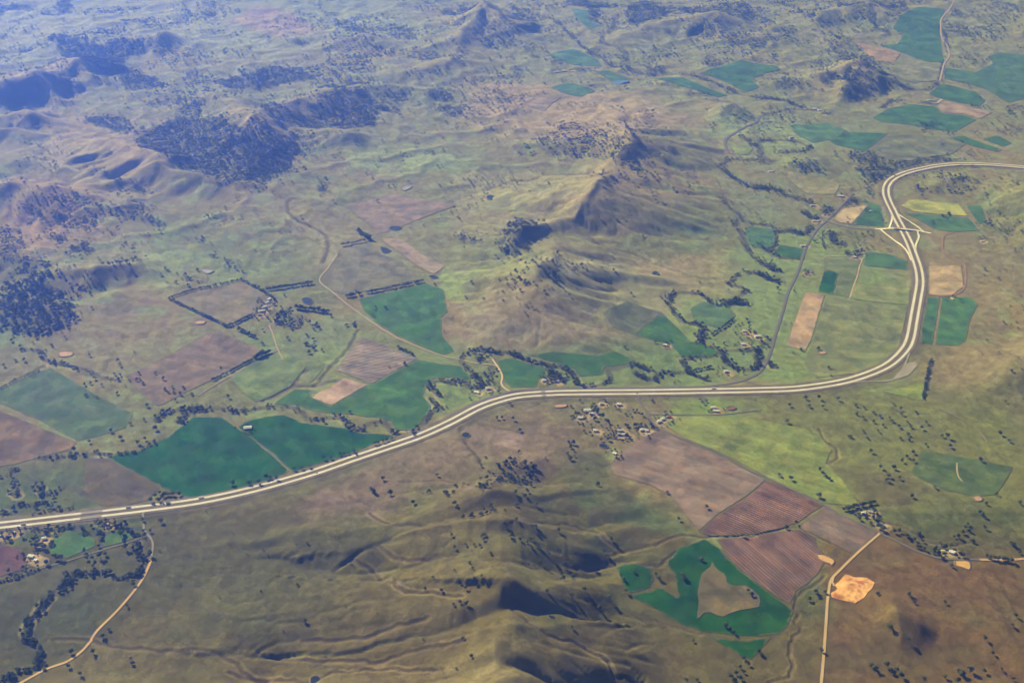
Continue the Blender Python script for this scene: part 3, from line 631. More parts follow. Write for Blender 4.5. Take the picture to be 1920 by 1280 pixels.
# creek courses lined with trees
CREEK_TREES = [
    (Z(480, 620, [(-480, 590), (-300, 560), (-100, 580), (120, 545), (270, 552), (330, 590), (380, 645), (530, 625), (620, 630), (680, 695), (760, 715), (800, 672), (900, 652), (960, 690), (985, 735), (1100, 742), (1180, 695), (1230, 640), (1280, 575), (1335, 560), (1290, 520), (1260, 480)]), 150, 24),
    (Z(480, 620, [(1310, 455), (1240, 390), (1300, 362), (1400, 372), (1480, 365), (1540, 412), (1605, 400), (1610, 360), (1560, 300), (1495, 250), (1480, 200), (1530, 160), (1600, 132), (1700, 150), (1820, 162), (1920, 190)]), 150, 24),
    (Z(480, 620, [(1590, 190), (1640, 230), (1700, 260), (1690, 310), (1680, 370), (1620, 400)]), 60, 36),
    (Z(960, 620, [(0, 162), (120, 212), (250, 242), (330, 262), (420, 292), (450, 340), (490, 392), (580, 402), (680, 372), (705, 320), (690, 282), (760, 272), (880, 242), (940, 262), (990, 282)]), 170, 26),
    (Z(960, 620, [(270, 260), (300, 310), (340, 350)]), 50, 55),
    (Z(960, 620, [(890, 300), (950, 340), (1050, 352), (1050, 312), (1130, 302), (1210, 302), (1280, 292), (1240, 245), (1230, 212), (1330, 192), (1450, 182), (1520, 152), (1450, 120), (1380, 100), (1350, 30)]), 160, 24),
    (Z(960, 620, [(1520, 160), (1560, 240), (1640, 272), (1730, 282), (1790, 242), (1795, 185), (1740, 142), (1560, 142)]), 120, 34),
    (Z(960, 620, [(1280, 300), (1340, 330), (1390, 352)]), 25, 12),
    (Z(960, 310, [(1480, 1012), (1440, 990), (1370, 932), (1250, 912), (1150, 932), (1130, 1000), (1200, 1090), (1250, 1132), (1330, 1142), (1380, 1180), (1350, 1222), (1370, 1280)]), 150, 24),
    (Z(960, 310, [(1500, 20), (1560, 62), (1620, 112), (1740, 162), (1850, 172), (1960, 180)]), 110, 40),
    (Z(960, 310, [(1500, 232), (1560, 300), (1640, 362), (1600, 432), (1660, 492), (1690, 600), (1740, 650), (1820, 720), (1900, 760)]), 130, 34),
    (Z(960, 310, [(1690, 762), (1760, 780), (1810, 792), (1900, 842)]), 40, 30),
    (Z(960, 310, [(1630, 790), (1560, 850), (1620, 870), (1690, 900), (1600, 960), (1500, 972)]), 60, 28),
    (Z(960, 310, [(1540, 1000), (1620, 985), (1690, 1000)]), 60, 40),
    (Z(960, 310, [(1640, 380), (1740, 420), (1880, 440), (1900, 540), (1870, 600), (1760, 590)]), 70, 30),
    (Z(0, 620, [(160, 132), (290, 152), (310, 202), (400, 232), (500, 252), (600, 282), (660, 292), (720, 332), (860, 352)]), 70, 22),
    (Z(0, 620, [(1130, 642), (1200, 582), (1300, 572), (1400, 552), (1480, 582)]), 70, 24),
    (Z(0, 620, [(1270, 650), (1300, 655), (1340, 600)]), 30, 24),
    (Z(0, 620, [(260, 922), (400, 912), (560, 902), (700, 882), (830, 892), (980, 872), (1070, 832), (1200, 772)]), 80, 14),
    (Z(0, 620, [(230, 292), (310, 252)]), 16, 14),
    (Z(0, 950, [(470, 492), (560, 482), (700, 472), (790, 480), (850, 512), (930, 502), (990, 482), (1020, 432), (1030, 382), (990, 332), (985, 262)]), 170, 18),
    (Z(0, 950, [(500, 560), (490, 525), (430, 592), (370, 642), (310, 712), (250, 782), (210, 832), (190, 902), (220, 972), (280, 1032), (290, 1092), (250, 1152), (120, 1200), (0, 1260)]), 260, 20),
    (Z(0, 620, [(250, 1060), (320, 1172), (390, 1172), (480, 1120), (560, 1150), (620, 1180), (645, 1240)]), 80, 26),
    (Z(0, 620, [(0, 1050), (60, 1040), (100, 1000), (110, 1160), (130, 1190)]), 40, 26),
    (Z(0, 620, [(130, 1252), (250, 1252), (330, 1240)]), 40, 22),
    (Z(0, 950, [(160, 150), (300, 162), (420, 160), (520, 150), (640, 190), (740, 200)]), 60, 14),
    (Z(0, 950, [(0, 40), (200, 60), (330, 30), (500, 20)]), 50, 30),
    (Z(0, 950, [(700, 110), (860, 130), (960, 190), (1010, 230)]), 40, 22),
    (Z(960, 0, [(260, 130), (350, 180), (420, 250), (480, 310), (560, 370), (640, 410), (720, 480), (800, 480), (900, 520), (1020, 545), (1130, 535), (1300, 545), (1400, 580), (1560, 640), (1680, 690), (1920, 715)]), 330, 40),
    (Z(960, 0, [(760, 100), (720, 200), (640, 290), (760, 340), (840, 420), (800, 440)]), 120, 60),
    (Z(960, 0, [(1350, 710), (1470, 725), (1560, 735), (1660, 760)]), 26, 26),
    (Z(960, 0, [(1640, 980), (1700, 1010), (1740, 1050), (1810, 1010), (1880, 1020)]), 50, 40),
    (Z(960, 0, [(1490, 1200), (1560, 1150), (1680, 1150), (1800, 1150), (1900, 1160)]), 60, 60),
    (Z(1420, 0, [(1310, 180), (1340, 240), (1370, 330), (1380, 350)]), 90, 45),
    (Z(1420, 0, [(1340, 440), (1320, 570), (1240, 640), (1100, 640), (1000, 600)]), 100, 40),
    (Z(1420, 0, [(0, 705), (120, 715), (230, 740), (330, 775)]), 80, 40),
    (Z(1420, 0, [(40, 820), (170, 800), (280, 790), (400, 795), (520, 825)]), 60, 26),
    (Z(1420, 0, [(900, 780), (960, 730), (1060, 720)]), 50, 40),
    (Z(1420, 0, [(1190, 740), (1280, 755)]), 25, 30),
    (Z(1420, 0, [(40, 1010), (180, 1010), (270, 1020), (380, 1060), (330, 1090), (160, 1100)]), 110, 40),
    (Z(1420, 0, [(0, 1040), (40, 1160), (60, 1180)]), 30, 50),
    (Z(1420, 310, [(620, 290), (680, 250), (730, 270)]), 46, 45),
    (Z(1420, 310, [(140, 480), (250, 470), (320, 500), (390, 450)]), 80, 50),
    (Z(1420, 310, [(0, 150), (140, 180), (220, 220), (340, 250), (400, 280)]), 90, 55),
    (Z(1420, 310, [(470, 350), (520, 320), (500, 300)]), 40, 50),
    (Z(1420, 310, [(330, 340), (380, 370), (430, 390)]), 40, 45),
    (Z(1420, 310, [(110, 600), (125, 560), (135, 540)]), 20, 20),
    (Z(1420, 310, [(340, 600), (320, 670)]), 22, 14),
    (Z(1420, 310, [(0, 560), (80, 620), (160, 660), (250, 670), (320, 680)]), 60, 30),
    (Z(1420, 310, [(30, 700), (100, 730), (150, 760)]), 30, 50),
    (Z(1420, 310, [(0, 780), (80, 820), (170, 835)]), 40, 26),
    (Z(1420, 310, [(530, 480), (560, 560), (640, 575)]), 60, 50),
    (Z(1420, 310, [(640, 620), (700, 660), (760, 610)]), 40, 40),
    (Z(1420, 620, [(100, 60), (0, 150), (0, 260)]), 40, 26),
    (Z(1420, 620, [(90, 230), (110, 260)]), 24, 26),
]
# hedges: straight planted rows
HEDGES = [
    (Z(0, 310, [(1222, 960), (1380, 905), (1740, 825)]), 12), (Z(0, 310, [(1740, 825), (1920, 922), (1980, 970)]), 12),
    (Z(0, 310, [(1222, 965), (1440, 1070), (1640, 1165)]), 12), (Z(0, 310, [(1650, 1160), (1810, 1085)]), 14),
    (Z(480, 310, [(50, 905), (400, 852)]), 17), (Z(480, 310, [(620, 580), (820, 540)]), 17), (Z(480, 310, [(735, 480), (820, 540)]), 25),
    (Z(480, 310, [(655, 948), (800, 920), (1200, 840)]), 16), (Z(480, 310, [(290, 1030), (520, 1060)]), 20),
    (Z(0, 620, [(1515, 365), (1650, 300), (1910, 165)]), 12), (Z(0, 310, [(1720, 1185), (1830, 1240)]), 17),
    (Z(480, 620, [(0, 200), (90, 160)]), 22), (Z(480, 620, [(1020, 120), (1150, 185)]), 12),
    (Z(960, 310, [(1320, 1275), (1500, 1180), (1590, 1110)]), 12), (Z(960, 620, [(690, 640), (735, 770)]), 6),
    (Z(1420, 950, [(600, 30), (720, 0), (840, -30)]), 16),
    (Z(1420, 620, [(1190, 500), (1230, 280), (1250, 210)]), 11),
    (Z(0, 620, [(0, 420), (140, 345), (280, 290)]), 9),
    (Z(0, 950, [(0, 540), (130, 500), (300, 445)]), 9), (Z(960, 620, [(1310, 290), (1430, 265)]), 12),
    (Z(1420, 310, [(470, 490), (470, 560), (480, 600)]), 11),
]
# woods: polygon, trees per hectare (average), clumpiness
WOODS = [
    (Z(0, 0, [(330, 285), (450, 258), (600, 270), (730, 340), (880, 270), (1000, 285), (1060, 330), (980, 400), (900, 440), (900, 520), (780, 545), (700, 500), (600, 430), (440, 390), (430, 330)]), 44, .15),
    (Z(0, 0, [(1060, 300), (1150, 260), (1280, 300), (1200, 390), (1100, 380)]), 22, .4),
    (Z(0, 0, [(860, 500), (960, 500), (1100, 560), (1230, 620), (1050, 640), (900, 645), (870, 580)]), 44, .2),
    (Z(0, 0, [(560, 420), (740, 410), (900, 440), (800, 540), (720, 500)]), 48, .05),
    (Z(0, 0, [(0, 640), (150, 585), (240, 545), (290, 680), (190, 765), (0, 740)]), 46, .05),
    (Z(0, 0, [(240, 530), (480, 525), (560, 600), (660, 650), (560, 685), (420, 610), (330, 560)]), 34, .3),
    (Z(0, 0, [(200, 830), (320, 850), (370, 900), (270, 900), (200, 880)]), 30, .4),
    (Z(0, 0, [(620, 850), (780, 830), (920, 860), (960, 940), (900, 965), (760, 930)]), 40, .15),
    (Z(0, 0, [(1000, 980), (1280, 840), (1600, 830), (1700, 920), (1920, 1000), (2160, 950), (2140, 1100), (2020, 1267), (1920, 1285), (1500, 1240), (1240, 1160), (1000, 1060)]), 46, .2),
    (Z(0, 0, [(940, 920), (1100, 930), (1250, 900), (1150, 1000), (1000, 1010)]), 24, .4),
    (Z(0, 0, [(1260, 720), (1420, 700), (1500, 740), (1420, 850), (1300, 830)]), 20, .5),
    (Z(0, 0, [(1300, 560), (1400, 500), (1500, 560), (1480, 600), (1340, 600)]), 22, .4),
    (Z(0, 0, [(1530, 590), (1900, 520), (1960, 560), (1860, 645), (1640, 635)]), 42, .2),
    (Z(0, 0, [(40, 60), (120, 20), (250, 50), (180, 75), (60, 80)]), 36, .3), (Z(0, 0, [(-20, 60), (40, 60), (40, 100), (-20, 105)]), 40, .3),
    (Z(0, 0, [(370, 60), (460, 0), (500, 0), (510, 100), (420, 90)]), 40, .3), (Z(0, 0, [(300, 95), (380, 90), (380, 115), (310, 112)]), 36, .3),
    (Z(0, 0, [(840, 150), (1130, 130), (1080, 180), (900, 165)]), 22, .4), (Z(0, 0, [(1440, 110), (1540, 80), (1530, 140)]), 30, .4), (Z(0, 0, [(690, 235), (840, 185), (860, 205), (720, 248)]), 26, .3),
    (Z(0, 0, [(120, 350), (240, 345), (220, 385), (150, 380)]), 24, .4), (Z(0, 0, [(0, 255), (50, 258), (50, 278), (0, 278)]), 36, .2),
    (Z(480, 0, [(0, 500), (100, 485), (330, 500), (420, 560), (220, 600), (100, 640), (0, 640)]), 42, .2),
    (Z(480, 0, [(330, 490), (700, 440), (800, 430), (760, 540), (880, 560), (870, 600), (560, 650), (400, 620)]), 16, .6),
    (Z(480, 0, [(480, 720), (550, 650), (760, 630), (880, 760), (1030, 800), (860, 815), (870, 900), (640, 930), (300, 900), (240, 820), (420, 830)]), 50, .1),
    (Z(480, 0, [(0, 760), (200, 760), (400, 830), (300, 900), (120, 870)]), 40, .25),
    (Z(480, 0, [(-60, 880), (60, 880), (230, 1000), (250, 1180), (120, 1290), (-40, 1290)]), 46, .2),
    (Z(480, 0, [(230, 930), (420, 950), (500, 1120), (420, 1170), (260, 1100)]), 13, .5),
    (Z(480, 0, [(1000, 640), (1110, 650), (1090, 720), (940, 720), (900, 660)]), 22, .4), (Z(480, 0, [(1190, 680), (1380, 650), (1430, 730), (1380, 740), (1260, 710)]), 36, .3),
    (Z(480, 0, [(1330, 760), (1500, 790), (1510, 830), (1390, 850), (1330, 800)]), 28, .4), (Z(480, 0, [(1560, 890), (1730, 900), (1700, 950), (1600, 910)]), 16, .4), (Z(480, 0, [(1650, 980), (1720, 990), (1690, 1040)]), 20, .4),
    (Z(480, 0, [(870, 210), (970, 170), (1080, 190), (1170, 250), (1140, 290), (1050, 290), (940, 250)]), 24, .5),
    (Z(480, 0, [(1490, 270), (1650, 130), (1800, 230), (1900, 300), (1760, 370), (1640, 320)]), 22, .5), (Z(480, 0, [(1340, 160), (1540, 120), (1450, 200), (1340, 200)]), 16, .5),
    (Z(480, 0, [(1380, 60), (1540, 40), (1640, 20), (1500, 100), (1330, 95)]), 18, .4), (Z(480, 0, [(560, 170), (620, 145), (780, 200), (800, 240), (600, 205)]), 22, .4), (Z(480, 0, [(250, 50), (420, 140), (550, 170), (470, 170), (300, 90)]), 20, .4),
    (Z(480, 0, [(200, 290), (340, 280), (400, 310), (330, 340), (220, 310)]), 24, .3), (Z(480, 0, [(600, 390), (700, 400), (880, 380), (1200, 370), (1300, 390), (1180, 420), (830, 420), (640, 420)]), 18, .5),
    (Z(480, 0, [(780, 290), (860, 310), (900, 370), (840, 350)]), 30, .2), (Z(480, 0, [(1080, 500), (1240, 540), (1360, 610), (1200, 600), (1130, 560)]), 16, .5),
    (Z(480, 0, [(1430, 410), (1620, 450), (1740, 500), (1660, 480)]), 14, .4), (Z(480, 0, [(1300, 500), (1400, 520), (1410, 550), (1340, 540)]), 16, .4),
    (Z(480, 0, [(1700, 640), (1760, 680), (1730, 700), (1690, 670)]), 26, .3), (Z(480, 0, [(1620, 560), (1920, 500), (1920, 600), (1720, 640)]), 6, .5),
    (Z(960, 0, [(0, 40), (180, 90), (240, 130), (150, 140), (0, 110)]), 22, .5), (Z(960, 0, [(0, 170), (180, 200), (200, 240), (60, 230), (0, 210)]), 20, .5), (Z(960, 0, [(0, 280), (80, 300), (70, 350), (10, 340)]), 20, .4),
    (Z(960, 0, [(380, 0), (560, 0), (740, 30), (760, 60), (540, 60), (420, 40)]), 34, .3), (Z(960, 0, [(820, 30), (960, 10), (1060, 40), (1150, 90), (1050, 140), (900, 200), (840, 180)]), 34, .3),
    (Z(960, 0, [(1100, 60), (1400, 60), (1560, 20), (1700, 40), (1760, 100), (1720, 180), (1560, 100), (1280, 100)]), 30, .4),
    (Z(960, 0, [(1350, 150), (1480, 130), (1500, 180), (1420, 270), (1290, 230), (1240, 210)]), 30, .25), (Z(960, 0, [(1500, 200), (1600, 180), (1740, 260), (1760, 340), (1600, 340), (1490, 280)]), 20, .5),
    (Z(960, 0, [(1080, 380), (1200, 380), (1220, 440), (1120, 420)]), 18, .4), (Z(960, 0, [(1380, 410), (1480, 410), (1490, 480), (1390, 480)]), 24, .3), (Z(960, 0, [(1800, 130), (1850, 130), (1860, 190), (1790, 160)]), 28, .3),
    (Z(960, 0, [(930, 480), (1100, 490), (1130, 540), (1000, 545)]), 30, .3), (Z(960, 0, [(560, 40), (640, 40), (620, 170), (560, 150)]), 36, .3),
    (Z(960, 0, [(1480, 780), (1560, 790), (1740, 880), (1640, 880), (1520, 810)]), 12, .4),
    (Z(960, 0, [(230, 890), (440, 880), (560, 940), (720, 940), (660, 1130), (400, 1140), (280, 1090), (300, 960)]), 18, .5), (Z(960, 0, [(40, 1080), (180, 1100), (180, 1140), (60, 1110)]), 26, .3), (Z(960, 0, [(130, 1000), (270, 990), (250, 1060), (150, 1040)]), 22, .4),
    (Z(960, 0, [(760, 970), (830, 950), (900, 1000), (1020, 1090), (860, 1100), (940, 1200), (820, 1200), (700, 1150)]), 20, .4),
    (Z(960, 0, [(700, 1160), (860, 1130), (1000, 1250), (1080, 1330), (900, 1290)]), 16, .5),
    (Z(960, 310, [(690, 20), (860, 100), (960, 160), (1040, 200), (1020, 240), (880, 150), (740, 40)]), 20, .4), (Z(960, 310, [(600, 70), (700, 50), (780, 160), (700, 180)]), 12, .4),
    (Z(960, 310, [(20, 410), (110, 405), (190, 450), (150, 560), (60, 640), (-60, 650), (-60, 560)]), 40, .2), (Z(480, 310, [(1800, 420), (1920, 400), (1960, 640), (1830, 640), (1810, 560)]), 26, .4),
    (Z(960, 310, [(190, 700), (250, 690), (330, 780), (380, 870), (260, 840), (180, 760)]), 20, .4), (Z(960, 310, [(0, 350), (100, 370), (260, 390), (240, 410), (0, 380)]), 10, .4),
    (Z(960, 310, [(0, 760), (120, 790), (180, 850), (80, 860), (0, 830)]), 14, .5), (Z(960, 310, [(1020, 260), (1140, 270), (1220, 290), (1120, 310)]), 14, .4), (Z(960, 310, [(1150, 170), (1220, 180), (1210, 210)]), 18, .3),
    (Z(1420, 0, [(610, 500), (700, 475), (780, 510), (880, 560), (860, 650), (720, 720), (640, 720), (580, 700), (620, 600)]), 42, .2), (Z(1420, 0, [(460, 560), (560, 530), (620, 560), (560, 600)]), 28, .4),
    (Z(1420, 0, [(510, 290), (640, 290), (760, 380), (880, 450), (860, 520), (700, 470), (560, 390)]), 20, .5), (Z(1420, 0, [(850, 540), (1000, 580), (1080, 640), (920, 660)]), 26, .4),
    (Z(1420, 0, [(120, 600), (240, 580), (380, 600), (250, 640), (140, 640)]), 24, .4), (Z(1420, 0, [(360, 430), (500, 420), (560, 480), (420, 520)]), 12, .5),
    (Z(1420, 0, [(260, 60), (420, 80), (420, 130), (300, 120)]), 26, .4), (Z(1420, 0, [(370, 150), (560, 150), (640, 110), (650, 160), (460, 190)]), 26, .4), (Z(1420, 0, [(560, 0), (760, 60), (860, 100), (820, 170), (700, 110), (600, 50)]), 22, .5),
    (Z(1420, 0, [(800, 0), (1060, 20), (1080, 80), (900, 60)]), 26, .4), (Z(1420, 0, [(30, 120), (110, 160), (90, 190), (40, 170)]), 24, .3), (Z(1420, 0, [(80, 380), (180, 400), (140, 440), (80, 430)]), 20, .4), (Z(1420, 0, [(0, 280), (80, 310), (80, 370), (0, 340)]), 20, .4),
    (Z(1420, 0, [(800, 190), (960, 230), (970, 260), (820, 220)]), 26, .3), (Z(1420, 0, [(60, 0), (260, 0), (260, 60), (110, 50)]), 18, .4),
    (Z(1420, 0, [(1400, 80), (1500, 90), (1480, 120), (1400, 110)]), 30, .3), (Z(1420, 0, [(1440, 200), (1620, 180), (1800, 240), (1780, 300), (1560, 300), (1440, 280)]), 9, .5), (Z(1420, 0, [(1600, 40), (1900, 40), (1900, 160), (1640, 140)]), 8, .5),
    (Z(1420, 0, [(1180, 880), (1320, 890), (1320, 940), (1200, 940)]), 26, .3), (Z(1420, 0, [(1770, 760), (1900, 770), (1920, 830), (1800, 850)]), 18, .4), (Z(1420, 0, [(1840, 930), (1920, 890), (1920, 970)]), 26, .4),
    (Z(1420, 0, [(690, 1090), (820, 1110), (930, 1180), (1100, 1150), (1340, 1130), (1480, 1160), (1200, 1180), (1060, 1215), (900, 1275), (820, 1270), (700, 1150)]), 34, .35),
    (Z(1420, 0, [(240, 1150), (400, 1150), (480, 1250), (360, 1260), (200, 1200)]), 24, .4), (Z(1420, 0, [(480, 1060), (560, 1090), (690, 1160), (820, 1267), (640, 1200)]), 14, .5),
    (Z(1420, 310, [(690, 20), (820, 50), (900, 30), (1000, 40), (920, 90), (860, 140), (800, 100)]), 34, .3), (Z(1420, 310, [(700, 150), (820, 130), (880, 200), (860, 250), (760, 200)]), 16, .4), (Z(1420, 310, [(1140, 150), (1240, 180), (1230, 220), (1160, 210)]), 28, .3),
    (Z(1420, 310, [(1260, 60), (1400, 60), (1600, 130), (1560, 180), (1460, 220), (1330, 160)]), 19, .4), (Z(1420, 310, [(1060, 60), (1250, 60), (1250, 130), (1100, 130)]), 7, .5), (Z(1420, 310, [(1260, 160), (1350, 180), (1330, 210), (1260, 200)]), 26, .3),
    (Z(1420, 310, [(1320, 350), (1440, 370), (1430, 390), (1330, 375)]), 28, .2), (Z(1420, 310, [(1230, 395), (1300, 400), (1290, 420), (1230, 415)]), 26, .2), (Z(1420, 310, [(1620, 410), (1860, 460), (1840, 510), (1700, 500), (1620, 440)]), 24, .3), (Z(1420, 310, [(1760, 520), (1920, 600), (1920, 660), (1860, 620)]), 14, .4),
    (Z(1420, 310, [(660, 480), (840, 510), (820, 525), (700, 510)]), 22, .4),
    (Z(0, 310, [(0, 880), (120, 830), (300, 820), (420, 900), (480, 1000), (540, 1090), (400, 1200), (250, 1235), (130, 1210), (0, 1180)]), 42, .22), (Z(0, 310, [(0, 1000), (500, 1000), (540, 1090), (400, 1190), (250, 1225), (130, 1200), (0, 1175)]), 12, .2),
    (Z(0, 310, [(200, 240), (500, 200), (740, 250), (720, 460), (560, 470), (230, 420), (170, 340)]), 24, .45), (Z(0, 310, [(740, 290), (950, 330), (1150, 385), (1250, 495), (1120, 440), (960, 390), (780, 370)]), 34, .3), (Z(0, 310, [(480, 585), (580, 550), (680, 570), (680, 645), (520, 635)]), 46, .15),
    (Z(0, 310, [(0, 430), (140, 450), (160, 640), (0, 690)]), 26, .4), (Z(0, 310, [(150, 660), (310, 680), (400, 800), (280, 830), (150, 800)]), 30, .35), (Z(0, 310, [(320, 480), (500, 510), (500, 560), (330, 550)]), 28, .4),
    (Z(0, 310, [(920, 110), (1000, 120), (1130, 200), (1000, 205), (930, 180)]), 36, .3), (Z(0, 310, [(800, 80), (880, 90), (920, 160), (820, 130)]), 36, .3), (Z(0, 310, [(680, 30), (770, 40), (780, 100), (700, 60)]), 34, .3),
    (Z(0, 310, [(770, 470), (860, 460), (850, 510), (780, 510)]), 24, .2), (Z(0, 310, [(880, 560), (960, 560), (960, 615), (890, 610)]), 20, .3), (Z(0, 310, [(530, 750), (620, 760), (560, 830), (520, 800)]), 20, .4), (Z(0, 310, [(600, 760), (700, 800), (760, 880), (690, 870)]), 15, .4), (Z(0, 310, [(420, 900), (600, 880), (590, 960), (480, 980)]), 24, .4),
    (Z(0, 310, [(1370, 520), (1480, 530), (1470, 570), (1390, 560)]), 26, .3), (Z(0, 310, [(1530, 330), (1630, 350), (1600, 390), (1540, 370)]), 26, .3), (Z(0, 310, [(1290, 780), (1370, 790), (1460, 820), (1430, 860), (1340, 870)]), 20, .3), (Z(0, 310, [(1500, 620), (1570, 640), (1560, 680), (1510, 660)]), 22, .3), (Z(0, 310, [(1620, 670), (1700, 670), (1700, 780), (1620, 770)]), 22, .3), (Z(0, 310, [(740, 690), (1040, 670), (1040, 690), (800, 730)]), 18, .3),
    (Z(0, 310, [(1400, 0), (1500, 40), (1760, 60), (1900, 60), (1920, 150), (1700, 130), (1500, 90)]), 26, .4), (Z(0, 310, [(840, 220), (1000, 260), (1160, 310), (1100, 330), (900, 280)]), 18, .4),
    (Z(480, 310, [(0, 60), (100, 50), (280, 60), (370, 30), (300, 0), (0, 0)]), 26, .4), (Z(480, 310, [(0, 140), (90, 160), (140, 190), (20, 165)]), 18, .4), (Z(480, 310, [(440, 100), (500, 90), (560, 200), (460, 200)]), 24, .3), (Z(480, 310, [(1400, 510), (1500, 500), (1500, 600), (1460, 580)]), 20, .4), (Z(480, 310, [(1550, 510), (1660, 530), (1640, 580), (1550, 580)]), 18, .4),
    (Z(480, 310, [(100, 1060), (220, 1040), (350, 1100), (300, 1170), (200, 1170), (110, 1110)]), 34, .3), (Z(480, 310, [(390, 1140), (460, 1140), (450, 1190), (400, 1180)]), 26, .3), (Z(480, 310, [(780, 1030), (860, 1020), (850, 1080), (790, 1070)]), 26, .3), (Z(480, 310, [(890, 1005), (950, 1030), (930, 1050)]), 26, .2), (Z(480, 310, [(690, 1120), (770, 1140), (740, 1190), (690, 1180)]), 26, .3),
    (Z(480, 310, [(1730, 820), (1830, 810), (1900, 830), (1800, 850)]), 14, .4),
    (Z(480, 620, [(320, 60), (420, 0), (440, 120), (340, 120)]), 16, .4), (Z(480, 620, [(350, 160), (440, 160), (420, 200), (370, 200)]), 20, .3),
    (Z(960, 620, [(0, 930), (120, 950), (210, 1080), (160, 1120), (0, 1110)]), 26, .5), (Z(480, 620, [(1720, 930), (1900, 930), (1920, 1100), (1760, 1120), (1400, 1220), (1300, 1180), (1500, 1090), (1720, 1040)]), 15, .55),
    (Z(480, 620, [(1600, 1230), (1800, 1180), (1920, 1150), (1920, 1267)]), 12, .5), (Z(960, 950, [(0, 100), (120, 130), (250, 260), (200, 310), (0, 240)]), 13, .5), (Z(960, 950, [(20, 340), (120, 400), (260, 470), (380, 420), (320, 380), (140, 330)]), 12, .5),
    (Z(480, 950, [(1380, 60), (1560, 20), (1740, -20), (1760, 30), (1560, 80)]), 14, .4), (Z(480, 950, [(1820, 100), (1920, 90), (1920, 260), (1860, 230)]), 16, .4), (Z(480, 950, [(1480, 170), (1780, 130), (1800, 170), (1520, 190)]), 16, .4),
    (Z(960, 620, [(370, 740), (460, 800), (480, 880), (400, 960), (370, 880)]), 12, .4),
    (Z(960, 620, [(620, 1030), (650, 1060), (660, 1140), (630, 1120)]), 22, .3),
]

